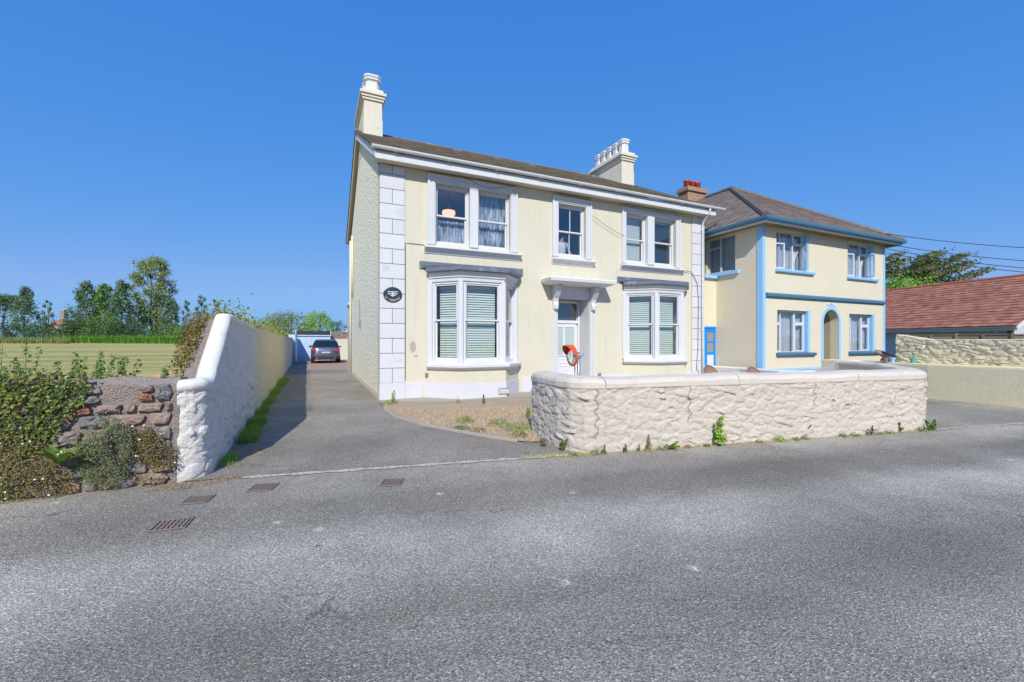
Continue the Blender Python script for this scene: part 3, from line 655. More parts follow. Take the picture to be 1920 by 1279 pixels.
# quoins
rng = random.Random(2)
for (q0, q1, seed) in ((0.0, .633, 1), (10.75, W, 2)):
    for r in range(15):
        z0 = .435+r*.382; z1 = min(z0+.382, EZ-.005)
        mid = (q0+q1)/2; cells = [(q0, mid), (mid, q1)] if r % 2 == 0 else [(q0, q1)]
        for a, b in cells: MB().box(a+.006, -.018-rng.uniform(0, .003), z0+.007, b-.006, .004, z1-.007).build('quoin', M['quoin'], house, bevel=.004)
    MB().box(q0+.001, -.008, .436, q1-.001, .002, EZ-.006).build('quoin_joint', M['joint'], house)
    MB().box(q0-.002, -.034, 0, q1+.001, .003, .437).build('plinth', M['plinth'], house, bevel=.004)
for a, b in ((.64, 1.1), (4.02, 5.0), (6.56, 7.5), (10.5, 10.74)):
    MB().box(a, -.022, 0, b, .004, .435).build('plinth', M['plinth'], house, bevel=.006)
# eaves
MB().box(-.16, -.35, 6.0, W+.16, -.325, 6.205).build('fascia', M['white'], house, bevel=.004)
MB().box(-.15, -.324, 6.03, W+.15, -.001, 6.05).build('soffit', M['cream'], house)
gut = [(.055*math.cos(a), .055*math.sin(a)) for a in np.linspace(math.pi, 2*math.pi, 9)]; gut = gut + [(x*.9, z*.9) for x, z in gut[::-1]]
go = MB().loft([[(x, -.415+g[0]*1.25, 6.275+g[1]*1.3) for g in gut] for x in (-.24, 11.9)]).build('gutter', M['white_worn'], house)
for i in range(9):
    x = .3+i*1.36; MB().loft([[(x+dx, -.415+g[0]*1.36, 6.272+g[1]*1.45) for g in gut] for dx in (0, .07)]).build('gutter_joint', M['white_worn'], go)
dp = MB().tube([(11.2, -.41, 6.22), (11.2, -.40, 6.10), (11.2, -.16, 5.86), (11.2, -.085, 5.72), (11.2, -.08, 3.0), (11.2, -.08, .05)], .036, 10).build('downpipe', M['white'], house, smooth=True)
for z in (5.5, 3.7, 1.9): MB().lathe([(.046, 0), (.046, .06)], 12, (11.2, -.08, z)).build('pipe_collar', M['white'], dp)
# roof
ov = .2
for nm, y0, s in (('roof', -.40, 1), ('roof', 2*RY+.40, -1)):
    L = RY+.40; p = lambda x, q, d: (x, y0+s*L*q, 6.27+(RZ-6.27)*q+d)
    MB().loft([[p(x, 0, 0), p(x, 1, 0), p(x, 1, -.07), p(x, 0, -.07)] for x in (-ov, W+ov)]).build(nm, M['slate'], house)
sl = Vector((0, RY+.40, RZ-6.27)); tiles(house, 'slate', (-ov-.01, -.43, 6.275), (1, 0, 0), sl.normalized(), W+2*ov+.02, sl.length+.02, .21, .30, .008, M['slate'])
MB().sweep([(-ov, RY), (W+ov, RY)], [(-.13, RZ-.05), (-.02, RZ+.055), (.02, RZ+.055), (.13, RZ-.05)]).build('ridge', M['slate'], house)
for x, mt in ((-.165, 'white'), (W+.14, 'white')):
    for s, y0, m2 in ((1, -.37, mt), (-1, 2*RY+.37, 'cream')):
        q = lambda f, d: (y0+s*(RY+.37)*f, 6.215+(RZ-6.30)*f+d)
        MB().loft([[(xx, *q(0, -.21)), (xx, *q(1, -.21)), (xx, *q(1, .02)), (xx, *q(0, .02))] for xx in (x, x+.026)]).build('bargeboard', M[m2], house, bevel=.003)
        MB().loft([[(xx, *q(0, -.05)), (xx, *q(1, -.05)), (xx, *q(1, -.03)), (xx, *q(0, -.03))] for xx in ((x+.03, .0) if x < 0 else (W, x-.004))]).build('verge_soffit', M['cream'], house)
for x in (3.1, 4.7, 6.2, 9.2): 
    q = .78; MB().box(x, -.40+5.6*q-.12, 6.27+2.87*q-.03, x+.28, -.40+5.6*q+.10, 6.27+2.87*q+.09).build('roof_vent', M['lead'], house, bevel=.01)
# chimneys
def chimney(x0, x1, y0, y1, zb, zband, npots, zp, crown=True):
    st = MB().box(x0, y0, zb, x1, y1, zband).build('chimney', M['cream_chimney'], house, bevel=.01)
    for k, (o, za, zc) in enumerate(((.05, 0, .07), (.085, .085, .16), (.13, .175, .27))):
        MB().box(x0-o, y0-o, zband+za, x1+o, y1+o, zband+zc).box(x0+.01-o*.4, y0+.01-o*.4, zband+zc-.02, x1-.01+o*.4, y1-.01+o*.4, zband+zc+.02).build('band', M['cream_chimney'], st, bevel=.008)
    zt = zband+.27; MB().loft([[(x0-.05, y0-.05, zt-.01), (x1+.05, y0-.05, zt-.01), (x1+.05, y1+.05, zt-.01), (x0-.05, y1+.05, zt-.01)], [(x0-.03, y0-.03, zt+.13), (x1+.03, y0-.03, zt+.13), (x1+.03, y1+.03, zt+.13), (x0-.03, y1+.03, zt+.13)], [(x0+.1, y0+.06, zt+.17), (x1-.1, y0+.06, zt+.17), (x1-.1, y1-.06, zt+.17), (x0+.1, y1-.06, zt+.17)]]).build('cap', M['cream_chimney'], st, bevel=.008)
    MB().box(x0-.012, y0-.012, zb, x1+.012, y1+.012, zb+.9).build('flashing', M['cream_chimney'], st)
    n = npots; sp = (y1-y0-.1)/n
    for i in range(n):
        yc = y0+.05+sp*(i+.5); xc = (x0+x1)/2; z = zt+.13; h = zp-z; w = sp*.42
        mbp = MB(); sec = lambda r, zz: [(xc+r*dx, yc+r*dy, zz) for dx, dy in ((-1, -.6), (-.6, -1), (.6, -1), (1, -.6), (1, .6), (.6, 1), (-.6, 1), (-1, .6))]
        mbp.loft([sec(w, z), sec(w*.95, z+h*.62), sec(w*.97, z+h*.64), sec(w*1.18, z+h*.70), sec(w*1.18, z+h*.78), sec(w*1.05, z+h*.80), sec(w*1.22, z+h*.90), sec(w*1.22, z+h), sec(w*.75, z+h), sec(w*.70, z+h*.75)]); mbp.build('pot', M['white_worn'], st)
chimney(-.0, .60, 4.0, 6.3, 8.2, 9.72, 4, 10.66)
chimney(10.55, 11.2, 3.6, 5.85, 8.0, 9.36, 5, 10.36)
# upper windows
def architrave(parent, x0, x1, z0, z1, wd):
    pth = [(x0, z0), (x0, z1), (x1, z1), (x1, z0)]
    for o0, o1, pr in ((-wd, -wd*.72, .075), (-wd*.72, -wd*.40, .05), (-wd*.40, -wd*.18, .062), (-wd*.18, 0.0, .035)):
        MB().sweep(pth, [(o0+.0005, -pr), (o1, -pr), (o1, .03), (o0+.0005, .03)], lambda x, z, h: (x, h, z)).build('moulding', M['white'], parent, bevel=.006)
def sill(parent, x0, x1, zt, mt='sill', dep=.17):
    MB().loft([[(x, -dep, zt), (x, .05, zt+.02), (x, .05, zt-.19), (x, -.02, zt-.19), (x, -.045, zt-.14), (x, -.11, zt-.07), (x, -dep, zt-.05)] for x in (x0, x1)]).build('sill', M[mt], parent, bevel=.006)
XI = lambda p: p
bl = lambda a, b, z0, z1, y, t, m='blind': (a, b, z0, z1, y, .06, t, M[m])
w1 = MB().box(2.40, -.055, 4.10, 2.64, .25, 5.73).build('window_mullion', M['white'], house, bevel=.008)
architrave(w1, 1.44, 3.63, 4.08, 5.73, .22); sill(w1, 1.13, 3.95, 4.03)
sash(house, XI, 1.441, 2.399, 4.10, 5.73, .10, M['glass'], curtain=(1.47, 2.38, 4.12, 4.86, .36, M['net']))
sash(house, XI, 2.641, 3.629, 4.10, 5.73, .10, M['glass'], curtain=(2.66, 3.62, 4.12, 5.72, .36, M['net']))
w2 = MB().box(5.2305, .2, 4.10, 5.2405, .3, 5.69).build('window_lining', M['white'], house); architrave(w2, 5.23, 6.22, 4.08, 5.70, .21); sill(w2, 4.98, 6.53, 4.03)
sash(house, XI, 5.245, 6.219, 4.10, 5.699, .10, M['glass'], bars=1)
w3 = MB().box(8.70, -.055, 4.10, 8.99, .25, 5.73).build('window_mullion', M['white'], house, bevel=.008)
architrave(w3, 7.81, 9.98, 4.08, 5.73, .19); sill(w3, 7.55, 10.30, 4.03)
sash(house, XI, 7.811, 8.699, 4.10, 5.73, .10, M['glass'], blind=bl(7.87, 8.64, 4.2, 5.62, .30, 1.25))
sash(house, XI, 8.991, 9.979, 4.10, 5.73, .10, M['glass'], blind=bl(9.05, 9.92, 4.2, 5.62, .30, .25))
# bays
def bay(xc, hw, hf, dep, has_blind):
    A, B, C_, Dd = (xc-hw, 0.0), (xc-hf, -dep), (xc+hf, -dep), (xc+hw, 0.0); path = [A, B, C_, Dd]
    def off(o):
        mbx = MB(); r = []
        for i, p in enumerate(path):
            p = Vector(p); ds = []
            if i > 0: ds.append((p-Vector(path[i-1])).normalized())
            if i < 3: ds.append((Vector(path[i+1])-p).normalized())
            ns = [Vector((d.y, -d.x)) for d in ds]; m = (ns[0]+ns[-1]).normalized(); k = 1/m.dot(ns[0]); q = p+m*o*k
            if i in (0, 3): q = Vector((p.x + (-o*1.4142 if i == 0 else o*1.4142), 0.0))
            r.append((q.x, q.y))
        return r
    ex = lambda pts: [(pts[0][0], .0)] + pts[1:3] + [(pts[3][0], .0)]
    base = MB().prism(ex(off(.07)), .435, .80).build('bay', M['cream'], house, bevel=.006)
    MB().prism(ex(off(.09)), 0, .434).build('plinth', M['plinth'], base, bevel=.008)
    MB().sweep(off(0), [(.10, .76), (.12, .79), (.19, .83), (.20, .90), (.0, .945), (-.15, .945), (-.15, .76)]).build('sill', M['sill'], base, bevel=.008)
    MB().prism(ex(off(-.05)), 3.10, 3.14).build('ceiling', M['white'], base); MB().prism(ex(off(-.06)), .80, .93).build('window_board', M['white'], base)
    MB().sweep(off(0), [(.012, 3.07), (.022, 3.16), (.05, 3.17), (.06, 3.22), (.10, 3.27), (.11, 3.31), (-.1, 3.31), (-.1, 3.07)]).build('cornice', M['white'], base, bevel=.004)
    o1, o2 = off(.20), off(.17)
    MB().sweep(off(0), [(.125, 3.311), (.20, 3.325), (.205, 3.43), (.15, 3.445), (-.1, 3.445), (-.1, 3.311)]).build('lead_edge', M['lead'], base, bevel=.006)
    back = [(o2[0][0], -.03), (o2[3][0], -.03)]
    mbr = MB(); mbr.poly([(*o2[0], 3.445), (*o2[1], 3.445), (xc-hf*.7, -.03, 3.55), (*back[0], 3.5)]); mbr.poly([(*o2[1], 3.445), (*o2[2], 3.445), (xc+hf*.7, -.03, 3.55), (xc-hf*.7, -.03, 3.55)]); mbr.poly([(*o2[2], 3.445), (*o2[3], 3.445), (*back[1], 3.5), (xc+hf*.7, -.03, 3.55)])
    mbr.build('lead_roof', M['lead'], base, recalc=False); MB().box(xc-hw-.28, -.035, 3.42, xc+hw+.24, .004, 3.62).build('lead_flashing', M['lead'], base, bevel=.01)
    for (p, q) in ((A, B), (B, C_), (C_, Dd)):
        p, q = Vector(p), Vector(q); L = (q-p).length; d = (q-p)/L; nrm = Vector((d.y, -d.x))
        xf = lambda v, p=p, d=d, nrm=nrm: (p.x+d.x*v[0]-nrm.x*v[1], p.y+d.y*v[0]-nrm.y*v[1], v[2])
        sash(house, xf, .065, L-.065, .945, 3.07, .02, M['glass_green'], mid=2.06, fw=.06, blind=(.16, L-.16, 1.05, 2.92, .26, .064, 1.02, M['blind']) if has_blind else None)
    for p in (A, B, C_, Dd):
        p = Vector(p); k = 0.0 if p.y == 0 else 1.0
        n8 = [(p.x+.075*math.cos(a), p.y+.075*math.sin(a)+(.03 if k else -.02)) for a in np.linspace(.3927, 6.676, 9)[:-1]]
        MB().prism(n8, .93, 3.09).build('corner_post', M['upvc'], base)
bay(2.54, 1.25, .60, .68, True); bay(9.03, 1.30, .55, .70, True)
MB().box(2.95, -.795, .10, 3.25, -.775, .25).build('air_brick', M['joint'], house)
for i in range(6):
    for j in range(3): pass
vent = MB()
for i in range(7): vent.box(2.955+i*.042, -.802, .115, 2.975+i*.042, -.792, .235)
for j in range(4): vent.box(2.955, -.803, .115+j*.034, 3.245, -.793, .130+j*.034)
vent.build('vent_grille', M['sill'], house)
# entrance
dr = .55
MB().box(5.2, dr, 0, 6.36, dr+.05, 2.84).build('door_frame', M['white'], house); 
for x0, x1 in ((5.16, 5.2), (6.36, 6.40)): MB().box(x0, .322, 0, x1, dr+.05, 2.90).build('reveal', M['white'], house)
MB().box(5.16, .322, 2.841, 6.40, dr+.05, 2.90).build('reveal', M['white'], house)
MB().box(5.2005, .001, 0, 5.2045, .32, 2.836).box(6.3555, .001, 0, 6.3595, .32, 2.836).box(5.206, .001, 2.8355, 6.354, .32, 2.8395).build('reveal_lining', M['white'], house)
door = MB().box(5.28, dr-.045, .05, 6.20, dr-.003, 2.06).build('door', M['upvc'], house, bevel=.004)
frame_ring(MB(), 5.215, 6.335, .0, 2.80, .06, dr-.06, dr-.001, .04).build('door_lining', M['upvc'], house, bevel=.004)
MB().box(5.275, dr-.058, 2.08, 6.275, dr-.002, 2.16).build('transom', M['upvc'], house, bevel=.004)
MB().poly([(5.31, dr-.03, 2.20), (6.24, dr-.03, 2.20), (6.24, dr-.03, 2.70), (5.31, dr-.03, 2.70)]).build('fanlight_pane', M['glass'], house, recalc=False)
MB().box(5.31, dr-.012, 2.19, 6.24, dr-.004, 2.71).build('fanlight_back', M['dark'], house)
for x0, x1 in ((5.36, 5.70), (5.78, 6.12)):
    MB().box(x0, dr-.052, 1.06, x1, dr-.046, 1.96).build('door_glass_back', M['blind'], door)
    MB().poly([(x0, dr-.056, 1.06), (x1, dr-.056, 1.06), (x1, dr-.056, 1.96), (x0, dr-.056, 1.96)]).build('door_pane', M['glass_green'], door, recalc=False)
frame_ring(MB(), 5.33, 6.15, 1.03, 1.99, .03, dr-.066, dr-.046).box(5.70, dr-.066, 1.06, 5.78, dr-.046, 1.96).build('glazing_frame', M['upvc'], door, bevel=.003)
for z0, z1 in ((.80, .94), (.16, .72)): frame_ring(MB(), 5.40, 6.08, z0, z1, .02, dr-.056, dr-.044).build('door_panel', M['upvc'], door, bevel=.004)
MB().tube([(6.13, dr-.09, 1.0), (6.03, dr-.09, 1.0)], .01, 6).build('handle', M['steel'], door)
MB().box(5.0, -.35, 0, 6.6, .54, .10).build('step', M['concrete'], house, bevel=.01)
for x0, x1 in ((5.005, 5.195), (6.365, 6.555)):
    pl = MB().box(x0, -.05, .10, x1, .003, 2.55).build('pilaster', M['white'], house, bevel=.005)
    w = x1-x0
    for k in range(3): MB().box(x0+w*(.16+.26*k), -.075, .30, x0+w*(.30+.26*k), -.049, 2.42).build('flute', M['white'], pl, bevel=.008)
    MB().box(x0-.012, -.07, .101, x1+.012, .002, .28).build('pilaster_base', M['white'], pl, bevel=.006)
    prof = [(-.055, 2.44), (-.11, 2.50), (-.13, 2.60), (-.10, 2.70), (-.13, 2.80), (-.20, 2.88), (-.28, 2.98), (-.33, 3.10), (-.33, 3.19), (.0, 3.19), (.0, 2.44)]
    MB().loft([[(x, y, z) for y, z in prof] for x in (x0+.012, x1-.012)]).build('bracket', M['white'], pl, bevel=.006)
    MB().lathe([(.01, 0), (.05, .02), (.055, .06), (.03, .10), (.06, .14), (.01, .17)], 10, ((x0+x1)/2, -.13, 2.46)).build('bracket_ornament', M['white'], pl, smooth=True)
    MB().box(x0-.01, -.36, 3.12, x1+.01, -.29, 3.19).build('bracket_scroll', M['white'], pl, bevel=.02)
MB().box(5.2, -.03, 2.842, 6.36, .003, 3.19).build('header_panel', M['white'], house, bevel=.004)
MB().loft([[(x0, -y, z), (x1, -y, z), (x1, .003, z), (x0, .003, z)] for x0, x1, y, z in ((4.80, 6.76, .42, 3.19), (4.72, 6.84, .50, 3.22), (4.64, 6.92, .60, 3.26), (4.62, 6.94, .62, 3.35), (4.66, 6.90, .56, 3.385), (4.75, 6.85, .10, 3.43))]).build('door_hood', M['sill'], house, bevel=.006)
# small fittings
MB().box(1.16, -.05, .56, 1.24, -.0, .67).build('outside_socket', M['steel'], house, bevel=.008)
MB().lathe([(.05, 0), (.06, .05), (.03, .09)], 10, (6.72, -.06, .42)).build('tap_box', M['steel'], house)
MB().box(-.07, 5.05, 2.0, -.004, 5.15, 2.25).tube([(-.05, 5.1, 2.25), (-.05, 5.1, 3.0)], .012, 6).build('meter_box', M['steel'], house)
MB().tube([(-.05, 8.6, 3.4), (-.05, 8.6, 6.1)], .05, 8).tube([(-.06, 9.6, .1), (-.06, 9.6, 6.1)], .045, 8).build('side_pipe', M['cream'], house, smooth=True)
n = NT('bare_plaster_patch'); M['patch'] = n.pbr(n.mix(n.noise(20, 5), (.36, .32, .28), (.50, .45, .38)), .95, n.bump(n.noise(60, 4), .6, .004))
for (cx, cz, rx, rz) in ((.84, 1.36, .075, .15), (.92, 1.12, .05, .03)):
    pt = MB(); nn = 20; pt.poly([(cx+rx*(1+.2*math.sin(3*k)+.1*math.cos(7*k))*math.cos(2*math.pi*k/nn), -.003, cz+rz*(1+.15*math.sin(5*k))*math.sin(2*math.pi*k/nn)) for k in range(nn)]); pt.build('plaster_patch', M['patch'], house, recalc=False)
# rear single-storey wing
MB().box(-.03, D+.002, 0, 3.6, D+1.55, 3.25).build('rear_wing', M['cream'], house, bevel=.01)
MB().box(-.10, D+.001, 3.251, 3.7, D+1.62, 3.36).build('rear_wing_coping', M['cream_chimney'], house, bevel=.01)
# cables on the front
def cable(name, label, pts, r=.008, sag=.0, n=14, cat='cable', group=None):
    out = []
    for a, b in zip(pts, pts[1:]):
        for i in range(n):
            f = i/n; p = Vector(a).lerp(Vector(b), f); p.z -= sag*4*f*(1-f); out.append(p)
    out.append(Vector(pts[-1])); o = MB().tube(out, r, 5).build(name, M['cable'], None); return tag(o, label, cat, group)
cable('telephone_cable', 'thin black cable sagging below the gutter over the left upper window', [HL(1.9, -.33, 6.0), HL(2.9, -.13, 5.78), HL(3.9, -.33, 6.0)], .006, .04)
cable('telephone_cable', 'thin black cable running from the centre window to the right upper window', [HL(5.2, -.10, 5.98), HL(7.6, -.09, 5.93), HL(10.3, -.09, 5.90), HL(11.3, -.2, 5.95)], .006, .03)
cable('telephone_cable', 'thin drooping cable between the centre window and right window', [HL(6.44, -.09, 5.45), HL(7.66, -.09, 4.95)], .006, .05)
cable('telephone_cable', 'black cable running down beside the white downpipe', [HL(10.3, -.06, 4.0), HL(10.7, -.05, 3.98), HL(10.98, -.04, 3.6), HL(11.05, -.04, 3.0), HL(11.02, -.04, 1.2), HL(10.95, -.04, .55), HL(11.1, -.04, .3)], .009, 0)
cable('telephone_cable', 'dark cable along the quoin edge to the left upper window sill', [HL(.645, -.012, .5), HL(.645, -.012, 4.06), HL(1.14, -.012, 4.05)], .007, 0, 4)
# plaque
plq = empty('house_name_plaque', HL(.322, -.024, 2.70), ANG, 'oval dark name plaque with a biplane fixed to the white quoins', 'plaque')
ov_ = lambda rx, rz, y: [(rx*math.cos(2*math.pi*k/40), y, rz*math.sin(2*math.pi*k/40)) for k in range(40)]
MB().loft([ov_(.235, .195, .003), ov_(.235, .195, -.016), ov_(.225, .185, -.02)]).build('board', M['navy'], plq)
def letters(txt, ang0, step, rx, rz, size, mat, parent):
    for i, ch in enumerate(txt):
        if ch == ' ': continue
        a = R(ang0+step*i); cu = bpy.data.curves.new('letter', 'FONT'); cu.body = ch; cu.size = size; cu.extrude = .002; cu.align_x = 'CENTER'; cu.align_y = 'CENTER'
        tmp = bpy.data.objects.new('tmp', cu); COL.objects.link(tmp); dg = bpy.context.evaluated_depsgraph_get(); me = bpy.data.meshes.new_from_object(tmp.evaluated_get(dg)); bpy.data.objects.remove(tmp)
        me.materials.clear(); me.materials.append(mat); o = link('letter', me, parent); o.location = (rx*math.cos(a), -.022, rz*math.sin(a))
        tilt = math.atan2(rx*math.cos(a)*rz/rx, -rz*math.sin(a)*1.0) ; o.rotation_euler = (R(90), -(a+R(90)) if True else 0, 0)
letters('LE', 203, 15, .185, .150, .075, M['gold'], plq); letters('MARRION', 250, 12.5, .19, .150, .075, M['gold'], plq)
pic = MB()
for z, w in ((.075, .135), (.015, .125)): pic.box(-w, -.026, z-.007, w, -.02, z+.007)
for x in (-.10, -.075, .06, .085): pic.box(x-.004, -.025, .015, x+.004, -.02, .075)
pic.build('biplane_wings', M['sill'], plq)
MB().box(-.03, -.027, .0, .03, -.02, .055).box(-.055, -.028, -.035, .065, -.02, -.012).box(-.012, -.028, -.06, .004, -.02, .0).build('biplane_body', M['pale_blue_pic'], plq)
# lit lamp inside the left upper window
lamp = empty('ceiling_lamp', HL(2.18, 1.3, 5.98), ANG, 'lit peach glass ceiling lamp seen through the left upper window', 'lamp')
MB().tube([(0, 0, 0), (0, 0, -.55)], .012, 6).build('stem', M['iron'], lamp)
MB().lathe([(.02, -.72), (.14, -.70), (.20, -.62), (.19, -.54), (.15, -.53)], 20).build('lamp_shade', M['lamp_glow'], lamp, smooth=True)

# ------------------------------------------------------------------ neighbouring house
nb = empty('detached_house', (N0[0], N0[1], 0), ANG, 'pebble-dashed cream house with light blue trim, arched porch and hipped roof', 'house')
NW, ND = 7.42, 9.0
nops = [(.70, 2.49, 3.97, 5.33), (4.85, 6.60, 3.97, 5.31), (.75, 2.56, 1.10, 2.58), (4.96, 6.70, 1.10, 2.56), (3.32, 4.25, 0, 2.68)]
wall_openings(MB(), 0, NW, 0, 5.50, nops, .28).build('wall', M['roughcast'], nb, recalc=False)
sm = lambda p: (p[1], p[0], p[2])
wall_openings(MB(sm), .28, ND, 0, 5.50, [(1.02, 2.24, 4.02, 5.35)], .28).build('side_wall', M['roughcast'], nb)
MB().box(NW-.28, .281, 0, NW-.001, ND, 5.50).box(.281, ND-.28, 0, NW-.29, ND-.001, 5.5).build('rear_wall', M['roughcast'], nb)
MB().box(.29, .3, 2.95, NW-.29, ND-.3, 3.0).box(.29, .3, 5.45, NW-.29, ND-.3, 5.5).box(.29, 3.2, .02, NW-.29, 3.3, 5.44).build('floor', M['room'], nb)
ac, ar, az = 3.785, .465, 2.215
arc = [(ac+ar*math.cos(a), az+ar*math.sin(a)) for a in np.linspace(math.pi, 0, 25)]
for half in (arc[:13], arc[12:]):
    cx = 3.32 if half is not arc[12:] and half[0][0] < ac-.1 else 4.25
    mbs = MB(); pts = list(half) + [(cx, 2.68)] if cx == 3.32 else list(half) + [(cx, 2.68)]
    for i in range(len(half)-1):
        a, b = half[i], half[i+1]
        mbs.poly([(a[0], -.0005, a[1]), (b[0], -.0005, b[1]), (cx, -.0005, 2.6805)]); mbs.poly([(a[0], -.0005, a[1]), (a[0], .28, a[1]), (b[0], .28, b[1]), (b[0], -.0005, b[1])])
    mbs.build('arch_spandrel', M['roughcast'], nb, recalc=False)
M['porch'] = paint('beige_porch_plaster', (.50, .42, .29), .9, .06, 2, .2, 40, .002)
MB().poly([(3.2, .9, 0), (4.4, .9, 0), (4.4, .9, 2.75), (3.2, .9, 2.75)]).poly([(3.319, .281, 0), (3.319, .9, 0), (3.319, .9, 2.75), (3.319, .281, 2.75)]).poly([(4.251, .9, 0), (4.251, .281, 0), (4.251, .281, 2.75), (4.251, .9, 2.75)]).poly([(3.2, .281, 2.72), (4.4, .281, 2.72), (4.4, .9, 2.72), (3.2, .9, 2.72)]).build('porch', M['porch'], nb, recalc=False)
out = [(ac-ar, .5)] + arc + [(ac+ar, .5)]
MB().sweep(out, [(.0, -.02), (-.125, -.02), (-.125, .004), (.0, .004)], lambda x, z, h: (x, h, z)).build('arch_trim', M['blue_light'], nb)
MB().box(3.52, -.02, 2.83, 4.10, -.001, 2.93).build('name_board', M['sill'], nb)
for i, (x, h) in enumerate(((3.56, .03), (3.63, .03), (3.72, .05), (3.77, .06), (3.82, .06), (3.87, .05))): MB().box(x, -.024, 2.85, x+.018, -.019, 2.85+h).build('letter_stroke', M['black'], nb)
MB().box(-.012, -.016, .0, .13, .004, 5.40).box(-.016, .004, 0, .0005, .20, 5.40).build('corner_band', M['blue_light'], nb)
MB().box(7.30, -.016, 0, NW+.004, .004, 5.40).build('corner_band', M['blue_light'], nb)
MB().loft([[(x, 0.0, 2.96), (x, -.05, 2.99), (x, -.09, 3.02), (x, -.09, 3.10), (x, .0, 3.15)] for x in (.131, 7.299)]).build('string_course', M['blue_dark'], nb)
MB().box(.131, -.02, .50, 3.2, .003, .58).box(4.38, -.02, .50, 7.299, .003, .58).build('plinth_band', M['blue_light'], nb)
def casement(parent, xf, x0, x1, z0, z1, y, open_l=0, open_r=0, cur=True):
    win = frame_ring(MB(xf), x0, x1, z0, z1, .045, y, y+.07).build('window', M['upvc'], parent, bevel=.004)
    w = x1-x0; m1, m2, tz = x0+.22*w, x0+.66*w, z0+.70*(z1-z0)
    MB(xf).box(m1-.02, y+.002, z0+.045, m1+.02, y+.068, z1-.045).box(m2-.025, y+.002, z0+.045, m2+.025, y+.068, z1-.045).build('mullion', M['upvc'], win)
    MB(xf).box(x0+.045, y+.003, tz-.02, m1-.02, y+.067, tz+.02).box(m2+.025, y+.003, tz-.02, x1-.045, y+.067, tz+.02).build('transom', M['upvc'], win)
    pn = lambda a, b, c, d: MB(xf).poly([(a, y+.035, c), (b, y+.035, c), (b, y+.035, d), (a, y+.035, d)]).build('pane', M['glass'], win, recalc=False)
    pn(m1+.02, m2-.025, z0+.045, z1-.045); pn(x0+.045, m1-.02, tz+.02, z1-.045); pn(m2+.025, x1-.045, tz+.02, z1-.045)
    frame_ring(MB(xf), m2+.027, x1-.047, tz+.022, z1-.047, .03, y-.006, y+.03).build('toplight_frame', M['upvc'], win)
    for (a, b, hinge, ang) in ((x0+.047, m1-.022+ (.16 if open_l else 0), x0+.047, open_l), (m2+.027, x1-.047, x1-.047, open_r)):
        sgn = 1 if hinge == a else -1
        def cx(p, hinge=hinge, ang=ang, sgn=sgn):
            dx, dy = p[0]-hinge, p[1]; c, s = math.cos(ang), math.sin(ang)
            return xf((hinge+dx*c+dy*s*sgn*0, y+dy-abs(dx)*s, p[2]))
        cs = frame_ring(MB(cx), a, b, z0+.047, tz-.022, .04, -.012, .035).build('casement', M['upvc'], win, bevel=.003)
        MB(cx).poly([(a+.04, .01, z0+.087), (b-.04, .01, z0+.087), (b-.04, .01, tz-.062), (a+.04, .01, tz-.062)]).build('pane', M['glass'], win, recalc=False)
    if cur:
        mb = MB(xf); ra, rb = [], []
        for i in range(71):
            xx = x0+(x1-x0)*i/70; yy = y+.16+.03*math.sin(i*.9)+.015*math.sin(i*.33); ra.append((xx, yy, z0)); rb.append((xx, yy, z1))
        mb.loft([ra, rb], False, False).build('lace_curtain', M['lace'], win, smooth=True, recalc=False)
    return win
for (a, b, c, d), (ol, orr) in zip(nops[:4], ((.22, .9), (.25, 1.0), (0, 0), (0, 0))):
    casement(nb, XI, a+.004, b-.14, c+.004, d-.004, .14, ol, orr)
    MB().box(b-.139, .005, c+.002, b-.002, .275, d-.002).build('blue_reveal', M['blue_light'], nb)
    MB().loft([[(x, -.10, c+.0), (x, .14, c+.03), (x, .14, c-.10), (x, -.08, c-.10), (x, -.10, c-.06)] for x in (a-.07, b+.22)]).build('sill', M['blue_light' if c > 3 else 'blue_dark'], nb, bevel=.006)
# side window
side_x = lambda p: (p[1], p[0], p[2])
wn_ = frame_ring(MB(side_x), 1.03, 2.235, 4.03, 5.345, .05, .08, .15).build('window', M['upvc'], nb, bevel=.004)
MB(side_x).box(1.66, .085, 4.08, 1.72, .147, 5.295).box(1.72, .086, 4.95, 2.185, .146, 5.0).build('mullion', M['upvc'], wn_)
MB(side_x).poly([(1.08, .115, 4.08), (2.185, .115, 4.08), (2.185, .115, 5.295), (1.08, .115, 5.295)]).build('pane', M['glass'], wn_, recalc=False)
mb = MB(side_x); ra, rb = [], []
for i in range(61): ra.append((1.04+1.19*i/60, .24+.03*math.sin(i*.9), 4.04)); rb.append((1.04+1.19*i/60, .24+.03*math.sin(i*.9), 5.34))
mb.loft([ra, rb], False, False).build('lace_curtain', M['lace'], wn_, smooth=True, recalc=False)
MB(side_x).box(.85, -.09, 3.90, 2.3, .08, 4.02).build('sill', M['blue_light'], nb, bevel=.006)
